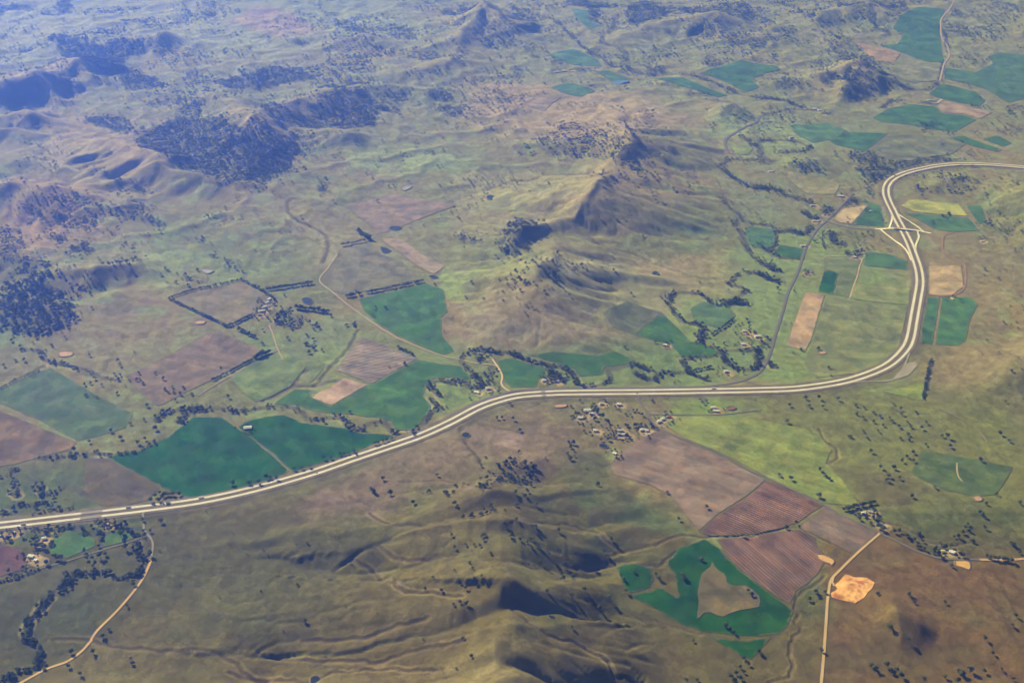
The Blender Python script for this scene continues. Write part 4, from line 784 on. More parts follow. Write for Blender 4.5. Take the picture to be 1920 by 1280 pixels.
# softly coloured ground: polygon (photo px), colour, edge softness (m), strength
PATCHES = [  # foreground entries have vignette darkening worked into their colours
    # pasture on the foreground hills, darkened further to paint in lens vignetting
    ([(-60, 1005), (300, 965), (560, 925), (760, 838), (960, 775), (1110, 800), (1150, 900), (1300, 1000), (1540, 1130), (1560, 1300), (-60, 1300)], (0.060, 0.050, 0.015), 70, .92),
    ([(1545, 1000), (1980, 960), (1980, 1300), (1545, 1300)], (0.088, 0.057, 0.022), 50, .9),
    ([(1420, 740), (1740, 745), (1980, 800), (1980, 1010), (1640, 985), (1450, 850)], (0.100, 0.098, 0.034), 60, .85),
    ([(-60, 830), (220, 860), (340, 930), (0, 985), (-60, 985)], (0.062, 0.066, 0.024), 40, .85),
    ([(1010, 470), (1150, 490), (1360, 560), (1300, 605), (1100, 595), (1040, 560)], (0.205, 0.200, 0.120), 60, .75),
    ([(500, 1100), (900, 1000), (930, 1180), (880, 1280), (560, 1290)], (0.076, 0.064, 0.025), 80, .6),
    ([(1330, 480), (1500, 430), (1640, 470), (1700, 560), (1690, 650), (1560, 715), (1300, 725), (1180, 700), (1250, 600)], (0.125, 0.170, 0.055), 70, .75),
    ([(420, 640), (640, 600), (760, 640), (880, 640), (960, 700), (860, 780), (640, 760), (480, 770)], (0.105, 0.150, 0.052), 60, .65),
    ([(1240, 745), (1440, 745), (1440, 780), (1260, 785)], (0.112, 0.155, 0.041), 30, .8),
    ([(1300, 260), (1480, 300), (1560, 260), (1500, 220), (1350, 200)], (0.150, 0.190, 0.085), 90, .7),
    ([(1752, 648), (1800, 650), (1930, 625), (1930, 790), (1870, 765), (1820, 755), (1755, 750), (1740, 745), (1742, 700)], (0.142, 0.115, 0.064), 45, .85),
    ([(1450, 740), (1640, 720), (1740, 740), (1920, 700), (1920, 1000), (1640, 960), (1560, 850), (1420, 800)], (0.107, 0.114, 0.037), 90, .85),
    ([(1000, 740), (1250, 745), (1250, 790), (1160, 830), (1120, 850), (1000, 830)], (0.119, 0.099, 0.054), 60, .6),
    ([(1060, 840), (1130, 850), (1150, 880), (1150, 920), (1250, 950), (1300, 1000), (1150, 980), (1080, 940)], (0.050, 0.070, 0.025), 40, .7),
    ([(760, 800), (980, 750), (1060, 800), (1080, 860), (900, 900), (700, 960), (560, 960)], (0.144, 0.112, 0.083), 90, .65),
    ([(870, 800), (990, 815), (970, 840), (880, 825)], (0.187, 0.144, 0.122), 14, .9),
    ([(600, 910), (700, 930), (720, 960), (560, 950)], (0.129, 0.098, 0.078), 20, .7),
    ([(690, 900), (770, 900), (760, 930), (720, 945)], (0.134, 0.101, 0.078), 16, .8),
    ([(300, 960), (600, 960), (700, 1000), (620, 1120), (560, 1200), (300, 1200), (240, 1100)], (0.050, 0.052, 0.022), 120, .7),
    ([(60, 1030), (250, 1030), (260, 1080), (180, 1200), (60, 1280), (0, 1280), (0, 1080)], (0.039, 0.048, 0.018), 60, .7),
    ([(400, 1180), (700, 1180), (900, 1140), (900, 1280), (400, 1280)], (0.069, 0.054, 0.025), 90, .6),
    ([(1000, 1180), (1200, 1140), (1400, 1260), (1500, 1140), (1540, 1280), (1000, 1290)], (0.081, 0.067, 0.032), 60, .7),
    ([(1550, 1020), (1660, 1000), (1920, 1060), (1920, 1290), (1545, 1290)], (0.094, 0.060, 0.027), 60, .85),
    ([(1180, 1000), (1080, 960), (1100, 1060), (1240, 1040)], (0.055, 0.062, 0.025), 40, .6),
    ([(1640, 960), (1920, 950), (1920, 1040), (1800, 1050), (1700, 1010)], (0.044, 0.053, 0.018), 50, .8),
    ([(1600, 880), (1700, 890), (1750, 930), (1690, 950), (1620, 930)], (0.067, 0.053, 0.028), 30, .7),
    ([(1540, 1190), (1620, 1200), (1850, 1230), (1700, 1270), (1540, 1250)], (0.060, 0.055, 0.024), 50, .6),
    ([(1480, 1090), (1545, 1080), (1545, 1160), (1500, 1160)], (0.048, 0.060, 0.021), 30, .7),
    ([(1750, 620), (1920, 560), (1920, 430), (1760, 460), (1740, 540)], (0.150, 0.125, 0.068), 90, .7),
    ([(1000, 500), (1200, 480), (1330, 520), (1150, 600), (1020, 560)], (0.150, 0.150, 0.078), 80, .6),
    ([(1380, 480), (1480, 420), (1520, 480), (1460, 680), (1380, 700), (1300, 640)], (0.125, 0.160, 0.062), 60, .7),
    ([(960, 560), (1150, 600), (1170, 660), (1000, 660), (860, 640), (850, 570)], (0.172, 0.146, 0.104), 80, .7),
    ([(830, 500), (880, 520), (870, 570), (840, 560), (820, 520)], (0.150, 0.190, 0.065), 30, .8),
    ([(830, 460), (1000, 470), (1010, 510), (860, 530)], (0.165, 0.185, 0.080), 60, .6),
    ([(850, 380), (1080, 380), (1100, 420), (980, 430), (850, 440)], (0.190, 0.170, 0.100), 60, .6),
    ([(850, 330), (1100, 310), (1120, 350), (980, 380), (840, 380)], (0.190, 0.185, 0.100), 60, .7),
    ([(650, 280), (780, 270), (900, 300), (760, 340), (700, 330)], (0.155, 0.185, 0.085), 70, .8),
    ([(900, 150), (1200, 170), (1300, 230), (1150, 250), (950, 250), (860, 220)], (0.235, 0.185, 0.135), 120, .7),
    ([(560, 440), (660, 400), (800, 420), (830, 500), (700, 520), (600, 500)], (0.150, 0.145, 0.085), 90, .5),
    ([(260, 470), (340, 480), (350, 530), (310, 560), (260, 530)], (0.165, 0.185, 0.065), 50, .8),
    ([(300, 460), (480, 480), (590, 520), (480, 530), (340, 510)], (0.135, 0.165, 0.070), 60, .6),
    ([(140, 580), (400, 600), (300, 680), (200, 700), (60, 660)], (0.135, 0.125, 0.070), 90, .6),
    ([(500, 650), (580, 620), (640, 600), (650, 640), (570, 680)], (0.120, 0.140, 0.075), 30, .6),
    ([(0, 330), (160, 330), (180, 420), (60, 480), (0, 440)], (0.215, 0.145, 0.095), 120, .6),
    ([(100, 220), (260, 240), (340, 320), (240, 350), (80, 310)], (0.205, 0.165, 0.105), 120, .6),
    ([(0, 0), (500, 0), (640, 60), (500, 110), (300, 60), (0, 130)], (0.170, 0.185, 0.105), 200, .6),
    ([(520, 0), (700, 0), (820, 60), (600, 70)], (0.160, 0.185, 0.105), 150, .6),
    ([(480, 10), (560, 30), (610, 60), (520, 70), (430, 40)], (0.200, 0.155, 0.140), 40, .8),
    ([(0, 1060), (40, 1120), (60, 1200), (0, 1280)], (0.046, 0.046, 0.018), 30, .5),
    ([(1120, 480), (1360, 470), (1390, 560), (1270, 540)], (0.210, 0.165, 0.100), 60, .6),
    ([(1350, 330), (1480, 340), (1520, 400), (1420, 430), (1370, 400)], (0.115, 0.135, 0.070), 60, .6),
    ([(0, 960), (280, 940), (270, 1000), (120, 1020), (0, 1010)], (0.042, 0.064, 0.022), 30, .7),
    ([(0, 880), (200, 870), (180, 960), (0, 970)], (0.048, 0.070, 0.025), 40, .7),
    ([(950, 660), (1010, 650), (1440, 640), (1440, 700), (1250, 730), (1040, 725)], (0.110, 0.150, 0.060), 40, .6),
]

# water: label, tile, outline (few points), colour kind
PONDS = [
    ("long orange muddy pond beside the dirt road corner", 1420, 950, [(432, 345), (480, 352), (530, 375), (550, 395), (530, 420), (520, 408), (480, 395), (445, 375)], 'clay'),
    ("squarish orange muddy pond below the lane, right side", 1420, 950, [(1428, 392), (1515, 395), (1530, 430), (1520, 448), (1480, 432), (1435, 420)], 'clay'),
    ("small dark pond in the pale bare ground below the highway", 480, 620, [(1482, 750), (1500, 738), (1530, 740), (1538, 756), (1515, 768), (1490, 764)], 'dark'),
    ("dark pond below the village beside a white shed", 960, 620, [(628, 822), (650, 815), (685, 825), (690, 840), (660, 845), (635, 838)], 'dark'),
    ("round dark dam at the foot of the foreground gullies", 480, 950, [(392, 1190), (415, 1175), (450, 1180), (460, 1225), (435, 1240), (398, 1238)], 'dark'),
    ("oval dark dam below the mauve fallow strip", 480, 310, [(955, 462), (980, 445), (1040, 445), (1045, 458), (1000, 470)], 'dark'),
    ("dark wedge dam at the head of the pale pink strip", 480, 310, [(895, 592), (930, 596), (968, 615), (945, 628), (915, 628)], 'dark'),
    ("dark elongated dam on the pasture left of the centre ridge", 480, 310, [(1662, 232), (1690, 220), (1730, 226), (1728, 242), (1690, 248), (1668, 242)], 'dark'),
    ("pale dam on the slope above the mauve fallow strip", 480, 310, [(1045, 168), (1080, 150), (1120, 155), (1075, 182)], 'pale'),
    ("small dam at the tip of the pale pink strip", 480, 310, [(1245, 800), (1280, 795), (1308, 808), (1275, 818)], 'dark'),
    ("dark pond inside the hedged farm paddocks", 480, 310, [(330, 965), (365, 955), (405, 970), (395, 998), (350, 995)], 'dark'),
    ("pale dry dam on the hillside at far left", 0, 310, [(1445, 752), (1490, 750), (1535, 762), (1490, 778)], 'pale'),
    ("small blue far pond among green fields, top centre", 960, 0, [(705, 605), (740, 588), (820, 586), (838, 596), (800, 606), (740, 612)], 'blue'),
    ("tiny round dam at the foot of the centre ridge", 960, 310, [(1012, 780), (1030, 774), (1048, 782), (1035, 792), (1016, 790)], 'dark'),
    ("small orange dry dam at the corner of the right side paddock", 1420, 620, [(1560, 1195), (1590, 1190), (1615, 1205), (1608, 1222), (1575, 1220)], 'tan'),
    ("tan dry dam on the olive slope at left", 0, 620, [(425, 160), (460, 150), (520, 158), (510, 180), (440, 185)], 'tan'),
    ("pale tan dry dam left of the hedged paddock", 0, 310, [(1400, 1130), (1430, 1120), (1475, 1125), (1460, 1142), (1410, 1142)], 'tan'),
    ("tan square dam in the yellow green paddock", 1420, 620, [(450, 150), (475, 145), (492, 165), (450, 168)], 'tan'),
    ("reddish brown pond above the lime pasture", 960, 620, [(1545, 555), (1580, 548), (1610, 558), (1580, 570), (1550, 568)], 'red'),
    ("pale oblong clay scrape beside the village paddock", 960, 620, [(310, 535), (385, 530), (385, 548), (315, 552)], 'tan'),
]
# single trees, in groups that can be found on the photograph: phrase, tile, foot points, crown width (m)
TREES = [
    ("of those just below the highway bend", 1420, 620, [(345, 490), (440, 492), (580, 500), (230, 542), (372, 548), (470, 555), (212, 662)], 13),
    ("in the upper scatter on olive pasture below the highway bend", 1420, 620, [(710, 545), (765, 560), (715, 605), (760, 632), (835, 595), (880, 620), (950, 632), (968, 655), (980, 532), (1030, 568), (1035, 605), (1140, 592)], 12),
    ("in the lower scatter on olive pasture below the highway bend", 1420, 620, [(835, 660), (905, 688), (1015, 695), (1080, 662), (1105, 698), (760, 728), (870, 730), (670, 768), (790, 778), (1030, 780), (1085, 752), (1095, 788)], 12),
    ("right of the pasture scatter, towards the green paddock", 1420, 620, [(1180, 708), (1215, 668), (1210, 825), (1330, 765), (1365, 772), (1385, 838), (815, 875), (1120, 882), (1605, 938), (1745, 748), (1810, 798)], 13),
    ("around the brown patch left of the green paddock", 1420, 620, [(945, 1055), (1020, 1068), (885, 992), (980, 992), (930, 1085), (1110, 1198), (1275, 1132), (1040, 945), (1075, 912), (1120, 942)], 12),
    ("on the lime pasture and its dark creek bend", 1420, 620, [(440, 1198), (155, 1045), (240, 1072), (450, 1005), (472, 1030), (495, 1052), (518, 1068)], 13),
    ("on the bare brown slope at the right edge", 1420, 620, [(1785, 515), (1830, 295), (1735, 160), (1905, 290), (1915, 500), (1720, 1182), (1645, 1250), (1885, 1245)], 12),
    ("beside the straight dirt road near the quarry", 1420, 950, [(420, 620), (428, 640), (370, 672), (485, 620), (865, 632), (462, 1042), (278, 120), (205, 152)], 11),
    ("on the orange brown slope right of the quarry", 1420, 950, [(1092, 640), (1108, 662), (1125, 692), (1350, 695), (1395, 432), (1860, 790), (1830, 862), (1635, 960), (1690, 1062), (1755, 1178)], 12),
    ("on and below the knoll at lower right", 1420, 950, [(955, 882), (1080, 968), (820, 1152), (845, 1178), (925, 1150), (955, 1190), (1000, 1182), (1030, 1222), (1200, 1252), (1350, 1232)], 12),
    ("in the bottom right corner group", 1420, 950, [(1450, 1195), (1470, 1212), (1525, 1188), (1630, 1192), (1835, 1248), (1440, 1262)], 14),
    ("along the dark creek below the right side farm", 1420, 950, [(985, 188), (1020, 182), (1075, 215), (1085, 232), (1130, 242), (1150, 292), (1170, 300), (1200, 312), (1160, 200), (1190, 252)], 12),
    ("in the diagonal row rising from the second farm, far right", 1420, 950, [(1600, 48), (1620, 72), (1635, 158), (1510, 132), (1495, 158), (1522, 178), (1475, 192), (1440, 218), (1412, 222), (1545, 252), (1825, 270), (1840, 285), (1885, 335)], 12),
    ("around the farm at the lane corner, lower right", 1420, 950, [(640, 22), (680, 42), (735, 92), (800, 22), (840, 42), (832, 82), (815, 122), (868, 152), (900, 172), (860, 122), (760, 70)], 13),
    ("around the white farmhouse beside the lane at right", 1420, 950, [(1280, 312), (1300, 342), (1330, 375), (1352, 300), (1425, 352), (1460, 352), (1482, 358), (1392, 290)], 13),
    ("in the dense row above the orange dirt lane", 1420, 950, [(1650, 362), (1675, 372), (1705, 378), (1735, 385), (1770, 385), (1798, 392), (1825, 398)], 14),
    ("standing on the vivid green crop field", 960, 950, [(1345, 378), (1362, 388), (1225, 512), (1242, 532), (1700, 612), (1722, 638), (1535, 862), (1565, 885), (1595, 912)], 12),
    ("around the small rounded green crop plot", 960, 950, [(875, 470), (785, 502), (800, 528), (820, 615), (1035, 495), (1058, 525), (505, 330), (520, 350), (630, 735), (440, 512), (520, 602), (700, 662)], 12),
    ("on the dark side of the foreground ridge", 960, 950, [(255, 612), (175, 635), (190, 668), (160, 762), (335, 178), (425, 645), (145, 150), (190, 290), (265, 350), (375, 425), (205, 400)], 12),
    ("along the gully below the reddish ploughed field", 960, 950, [(1660, 215), (1200, 95), (1400, 10), (715, 240), (660, 330)], 11),
    ("by the green triangular crop corner, bottom centre", 960, 950, [(1775, 1050), (1790, 1068), (1668, 1095), (1700, 1138), (1640, 1158), (1665, 1192), (1612, 1205), (1640, 1235), (1575, 1232), (1600, 1262)], 12),
    ("at the bottom edge below the brown slope", 960, 950, [(1330, 1252), (1255, 1256), (905, 1248), (462, 1258)], 10),
    ("on the upper left flank of the foreground ridge", 480, 950, [(1410, 208), (1430, 300), (1510, 278), (1570, 278), (1612, 282), (1640, 242), (1275, 512), (1430, 462), (1540, 408), (1560, 452), (1690, 340)], 10),
    ("on the middle left flank of the foreground ridge", 480, 950, [(1460, 542), (1568, 532), (1625, 508), (1510, 592), (1220, 596), (1335, 608), (1470, 692), (1420, 708), (1515, 708), (1490, 948), (1550, 1082)], 10),
    ("scattered over the broad olive slope at bottom left of centre", 480, 950, [(55, 308), (312, 126), (450, 266), (287, 266), (682, 406), (642, 712), (498, 1078), (195, 892), (872, 768), (30, 606), (835, 332)], 5),
    ("along the curving dirt road at lower left", 0, 950, [(945, 1100), (950, 1130), (580, 1212), (670, 1052), (515, 1052), (785, 888), (740, 938), (915, 718), (495, 1152), (310, 1155), (965, 562)], 11),
    ("dotted on the open slope right of the lower left dirt road", 0, 950, [(1300, 562), (1580, 652), (1680, 192), (1895, 312), (1780, 346), (1150, 320), (1878, 605), (1485, 35)], 6),
    ("among the big round ones around the lower left green paddocks", 0, 950, [(715, 215), (870, 215), (885, 195), (905, 305), (420, 378), (400, 372), (440, 380), (722, 368), (1085, 352), (1160, 112)], 19),
    ("along the thin farm lane at lower left", 0, 950, [(665, 378), (625, 378), (610, 322), (712, 288), (760, 348), (668, 432), (120, 505), (335, 412), (65, 470)], 12),
    ("around the two houses by the purple field, lower left", 0, 950, [(245, 245), (380, 265), (335, 192), (300, 292), (262, 288), (325, 300), (65, 240), (160, 215), (15, 205)], 14),
    ("between the house paddocks and the highway, lower left", 0, 950, [(800, 165), (660, 145), (730, 122), (760, 140), (1030, 100), (1035, 180), (1085, 180), (950, 195)], 12),
    ("on the hillside at the left edge above the rounded paddock", 0, 620, [(28, 255), (110, 218), (175, 218), (470, 52), (645, 182), (850, 222), (865, 255), (85, 75), (370, 110)], 13),
    ("at the lower corner of the wide brown fallow field", 0, 620, [(1000, 312), (985, 360), (1008, 352), (1030, 385), (1175, 352), (1120, 312), (1190, 425), (1215, 450), (1242, 412), (1320, 415), (1265, 505), (1380, 462), (1300, 462)], 13),
    ("in the rough ground right of the rounded green paddock", 0, 620, [(610, 392), (655, 382), (735, 398), (620, 470), (700, 485), (845, 455), (865, 325), (825, 318), (932, 362), (1040, 645), (940, 675)], 13),
    ("left of the large deep green crop field", 0, 620, [(800, 728), (870, 778), (645, 805), (1045, 785), (990, 815), (1120, 712), (535, 865), (1060, 545), (1645, 482)], 13),
    ("in the dark clump where crop field meets the highway", 0, 620, [(1120, 1195), (1150, 1175), (1180, 1190), (1210, 1185), (1245, 1185), (1290, 1182), (1090, 1232), (1150, 1230), (1195, 1228)], 14),
    ("in the left row between crop field and highway", 480, 620, [(20, 1098), (75, 1066), (100, 1066), (150, 1071), (275, 1004), (330, 996), (385, 986), (-50, 1106), (-170, 1111)], 13),
    ("in the right row between crop field and highway", 480, 620, [(490, 928), (540, 924), (605, 896), (635, 894), (665, 888), (705, 876), (855, 821), (880, 814), (915, 804), (940, 794), (980, 784)], 13),
    ("on the bare pale ground below the highway", 480, 620, [(835, 1155), (850, 1170), (912, 1072), (965, 1178), (1305, 1045), (1130, 1245), (1735, 635), (1770, 632), (1850, 642), (1900, 722)], 13),
    ("among the village gardens nearest the highway", 960, 620, [(1010, 508), (1355, 502), (490, 508), (425, 550), (660, 502), (870, 578), (900, 582), (935, 612), (820, 606), (850, 612)], 12),
    ("around the largest white house of the village", 960, 620, [(595, 572), (612, 588), (575, 560), (455, 605), (475, 612), (525, 642), (595, 642), (655, 625), (690, 662)], 13),
    ("around the lower village houses", 960, 620, [(760, 692), (820, 688), (885, 690), (930, 682), (960, 692), (1000, 682), (640, 792), (690, 788), (560, 742), (825, 765), (770, 768)], 13),
]

# buildings: name, label, photo px, length, width, height, turn (deg), roof colour, wall colour
WHT = (0.80, 0.80, 0.78); GRYR = (0.45, 0.46, 0.48); RED = (0.40, 0.13, 0.08); CREAM = (0.62, 0.56, 0.44); BLUR = (0.42, 0.50, 0.58)


def B(x0, y0, x, y):
    return (x0 + x / 3.84, y0 + y / 3.84)


HOUSES = [
    ("shed", "big white open shed between the two deep green crop fields", B(0, 620, 1785, 705), 30, 16, 6, 12, WHT, CREAM),
    ("shed", "long white shed by the creek loop above the highway", B(480, 620, 1588, 446), 22, 9, 4, -25, WHT, CREAM),
    ("house", "white roofed creek farmhouse beside the pale winding track", B(480, 620, 1668, 420), 16, 11, 5, 20, WHT, CREAM),
    ("house", "white house above the highway, left of two, by the creek", B(960, 620, 230, 362), 16, 11, 5, 10, WHT, CREAM),
    ("house", "small grey house above the highway, right of two, by the creek", B(960, 620, 320, 366), 14, 9, 4.5, 0, GRYR, CREAM),
    ("house", "cream house at the left end of the upper village row", B(960, 620, 642, 530), 15, 10, 5, 15, CREAM, WHT),
    ("house", "white house in the middle of the upper village row", B(960, 620, 770, 534), 15, 10, 5, -10, WHT, CREAM),
    ("house", "largest white village house with a wide roof", B(960, 620, 542, 578), 26, 14, 6, 10, WHT, WHT),
    ("shed", "white outbuilding just below the largest village house", B(960, 620, 572, 600), 16, 9, 4.5, 12, WHT, WHT),
    ("house", "white house with tan yard left of the village centre", B(960, 620, 492, 630), 20, 11, 5, -5, WHT, CREAM),
    ("house", "small white cottage alone in the lower village", B(960, 620, 600, 722), 15, 10, 5, 0, WHT, CREAM),
    ("house", "white house at the top of the fenced tan yard", B(960, 620, 782, 722), 18, 8, 4.5, 5, CREAM, CREAM),
    ("house", "white house at the bottom of the fenced tan yard", B(960, 620, 778, 750), 18, 10, 5, 0, WHT, CREAM),
    ("shed", "grey shed at the bottom of the fenced tan yard", B(960, 620, 818, 752), 12, 8, 4, 20, GRYR, GRYR),
    ("house", "white house under dark trees beside the village lane", B(960, 620, 935, 718), 16, 10, 5, 15, WHT, CREAM),
    ("shed", "white shed right beside the village lane, under dark trees", B(960, 620, 972, 722), 12, 9, 4, 10, WHT, WHT),
    ("house", "white house right of the lane junction", B(960, 620, 1058, 658), 18, 11, 5, 25, WHT, CREAM),
    ("house", "second white house right of the lane junction", B(960, 620, 1085, 640), 16, 10, 5, 30, WHT, WHT),
    ("shed", "brown roofed shed right of the lane junction", B(960, 620, 1130, 622), 16, 9, 4, 20, RED, CREAM),
    ("house", "upper white house of the pair above the lime pasture", B(960, 620, 1450, 556), 18, 10, 5, 5, WHT, CREAM),
    ("shed", "lower white shed of the pair above the lime pasture", B(960, 620, 1468, 580), 18, 10, 5, -10, WHT, WHT),
    ("house", "white house on the creek flat right of the creek hook", B(960, 620, 1540, 296), 16, 11, 5, 10, WHT, CREAM),
    ("shed", "lone white hut at the corner of the small green field", B(960, 620, 1103, 106), 15, 10, 5, -20, WHT, WHT),
    ("shed", "large white shed with a tan yard beside the old road", B(960, 620, 1768, 44), 24, 14, 6, 5, WHT, WHT),
    ("house", "white house below the large white shed by the old road", B(960, 620, 1665, 100), 16, 10, 5, -5, WHT, CREAM),
    ("house", "small white house above the large white shed yard", B(960, 310, 1672, 1196), 14, 9, 5, 0, WHT, CREAM),
    ("shed", "small brown shed in the tan yard by the old road", B(960, 620, 1692, 24), 12, 8, 4, 0, RED, CREAM),
    ("shed", "white shed beside the dark pond below the village", B(960, 620, 740, 886), 13, 9, 4.5, -30, WHT, WHT),
    ("shed", "topmost white shed of the hedged farmstead", B(480, 310, 97, 968), 18, 11, 5, 60, WHT, WHT),
    ("shed", "second white shed down the hedged farmstead row", B(480, 310, 82, 992), 18, 10, 5, 50, WHT, WHT),
    ("shed", "third white shed down the hedged farmstead row", B(480, 310, 62, 1024), 22, 12, 5, 45, WHT, WHT),
    ("shed", "fourth and widest white shed of the hedged farmstead row", B(480, 310, 40, 1052), 30, 12, 5, 20, WHT, CREAM),
    ("shed", "lowest grey roofed shed of the hedged farmstead row", B(480, 310, 26, 1078), 18, 10, 5, 20, GRYR, CREAM),
    ("house", "white homestead hidden in the grove right of the sheds", B(480, 310, 142, 1112), 18, 12, 5, 10, WHT, CREAM),
    ("house", "white house on the village road bend above the crossroads", B(1420, 310, 400, 292), 24, 10, 5, 0, WHT, CREAM),
    ("shed", "long pale shed in the paddock above the old road", B(1420, 310, 600, 224), 30, 12, 5, -15, WHT, GRYR),
    ("shed", "small white shed in the green field left of the interchange", B(1420, 310, 816, 331), 16, 8, 4, 0, WHT, WHT),
    ("shed", "white shed at the end of the green block near the old road", B(1420, 310, 328, 582), 28, 12, 5, 0, WHT, WHT),
    ("house", "red roofed house on pale ground beside the old road", B(1420, 310, 346, 782), 16, 11, 5, 50, RED, WHT),
    ("shed", "dark roofed farmhouse shed above the straight driveway", B(1420, 310, 712, 618), 20, 12, 5, 0, (0.10, 0.10, 0.12), CREAM),
    ("house", "white house at the bend of the straight driveway", B(1420, 310, 700, 664), 18, 10, 5, -15, WHT, CREAM),
    ("house", "white house at the old road crossroads", B(1420, 310, 440, 404), 14, 10, 5, 20, WHT, CREAM),
    ("house", "white house hidden in trees left of the crossroads", B(1420, 310, 408, 404), 16, 10, 5, 0, WHT, CREAM),
    ("house", "grey house beside the crossroads tree group", B(1420, 310, 480, 356), 14, 10, 5, 30, GRYR, CREAM),
    ("shed", "lone pale shed on the slope right of the interchange", B(1420, 310, 1620, 549), 16, 10, 4, 0, WHT, CREAM),
    ("shed", "tan roofed shed at the edge of the green square field", B(1420, 310, 1402, 967), 16, 10, 4, -60, (0.62, 0.42, 0.22), CREAM),
    ("house", "white house at the top of the lane corner farm", B(1420, 950, 766, 50), 15, 11, 5, 10, WHT, CREAM),
    ("shed", "long white shed at the bottom of the lane corner farm", B(1420, 950, 882, 130), 20, 9, 4.5, -25, WHT, WHT),
    ("shed", "grey shed right of the lane corner farmhouse", B(1420, 950, 815, 38), 16, 9, 4, -25, GRYR, WHT),
    ("shed", "yellowish roofed shed left of the white lane farmhouse", B(1420, 950, 1335, 325), 15, 10, 4.5, 10, (0.55, 0.5, 0.25), CREAM),
    ("house", "bright white farmhouse beside the lane at right", B(1420, 950, 1400, 330), 18, 12, 5, -30, WHT, WHT),
    ("house", "white house alone in a round garden by the purple field", B(0, 950, 224, 360), 19, 10, 5, -15, WHT, WHT),
    ("shed", "smaller white shed beside the round garden house", B(0, 950, 258, 387), 11, 8, 4, -15, WHT, WHT),
    ("house", "white house between dark trees above the purple field", B(0, 950, 318, 232), 14, 10, 5, 10, WHT, CREAM),
    ("shed", "pinkish roofed shed below the white house, lower left", B(0, 950, 290, 257), 13, 9, 4, 20, (0.5, 0.36, 0.32), CREAM),
    ("shed", "tan roofed shed below the highway bridge, lower left", B(0, 950, 772, 128), 12, 8, 4, 0, (0.6, 0.38, 0.22), CREAM),
    ("shed", "small pale shed at the lower left roadside", B(0, 950, 100, 190), 9, 7, 3.5, 0, WHT, WHT),
    ("house", "white building cut by the left photo edge", B(0, 950, 2, 207), 12, 9, 4, 0, WHT, WHT),
    ("shed", "left white shed of the far farmstead, top centre", B(960, 0, 320, 522), 34, 18, 6, 20, WHT, WHT),
    ("shed", "middle white shed of the far farmstead, top centre", B(960, 0, 375, 512), 30, 16, 6, 0, WHT, WHT),
    ("shed", "right white shed of the far farmstead, top centre", B(960, 0, 442, 518), 34, 16, 6, -10, WHT, WHT),
    ("house", "far white house left in the creekside grove", B(960, 0, 945, 492), 26, 14, 6, 0, WHT, WHT),
    ("house", "far white house right in the creekside grove", B(960, 0, 1020, 497), 22, 14, 6, 10, WHT, WHT),
    ("house", "cluster-top white house left of the railway fields", B(960, 0, 1862, 1238), 28, 12, 5, 5, WHT, WHT),
    ("shed", "long blue roofed shed beside the far road", B(1420, 0, 1255, 728), 50, 16, 6, -8, BLUR, WHT),
    ("house", "far white house left on the wooded creek bank", B(1420, 0, 410, 787), 22, 13, 6, 0, WHT, WHT),
    ("house", "far white house right on the wooded creek bank", B(1420, 0, 450, 797), 24, 12, 6, 0, WHT, WHT),
    ("house", "white house in the ring of trees above the dark hill", B(1420, 0, 242, 993), 26, 14, 6, 20, WHT, CREAM),
    ("shed", "pale pinkish far shed on top centre valley floor", B(960, 0, 610, 500), 60, 22, 5, -5, (0.6, 0.55, 0.55), WHT),
]

# vehicles on the highway: photo x, carriageway (-1 far side, +1 near side), length, colour
CARS = [
    ("truck", "grey truck on the highway above the lower left green paddock", 238, -1, 14, (0.35, 0.36, 0.38)),
    ("truck", "white truck on the highway beside the large crop field", 379, -1, 16, (0.7, 0.7, 0.7)),
    ("car", "small dark car on the highway below the crop field trees", 588, 1, 5, (0.04, 0.04, 0.05)),
    ("car", "dark car on the highway where the village lane joins", 1197, 1, 6, (0.03, 0.03, 0.04)),
    ("truck", "pale truck on the straight highway right of the village lane", 1338, -1, 14, (0.65, 0.6, 0.55)),
    ("truck", "grey truck on the highway near the left edge of the photo", 45, 1, 13, (0.3, 0.28, 0.27)),
]
# ------------------------------------------------------------------ prepare the ground under roads, fields and creeks
HWY = catmull(place(HIGHWAY), 12.0)
FIELD_W = [place(Z(f[2], f[3], f[4])) for f in FIELDS]
ROAD_W = [catmull(place(r[2]), 10.0) for r in ROADS]
CREEK_W = [catmull(place(c[0]), 12.0) for c in CREEKS]
CTREE_W = [catmull(place(c[0]), 12.0) for c in CREEK_TREES]
HEDGE_W = [catmull(place(c[0]), 8.0) for c in HEDGES]
WOOD_W = [place(c[0]) for c in WOODS]
PATCH_W = [place(c[0]) for c in PATCHES]
HOUSE_XY = place([h[2] for h in HOUSES])
POND_W = [place(Z(c[1], c[2], c[3])) for c in PONDS]


def blur(h, r, n=2):
    for _ in range(n):
        for ax in (0, 1):
            k = np.pad(h, [(r + 1, r) if a == ax else (0, 0) for a in (0, 1)], mode='edge').cumsum(axis=ax)
            if ax == 0:
                h = (k[2 * r + 1:] - k[:-2 * r - 1]) / (2 * r + 1)
            else:
                h = (k[:, 2 * r + 1:] - k[:, :-2 * r - 1]) / (2 * r + 1)
    return h


def bbox_idx(P, pad):
    i0 = max(0, int((P[:, 0].min() - pad - GX0) / DX)); i1 = min(NX, int((P[:, 0].max() + pad - GX0) / DX) + 2)
    j0 = max(0, int((P[:, 1].min() - pad - GY0) / DX)); j1 = min(NY, int((P[:, 1].max() + pad - GY0) / DX) + 2)
    return slice(j0, j1), slice(i0, i1)


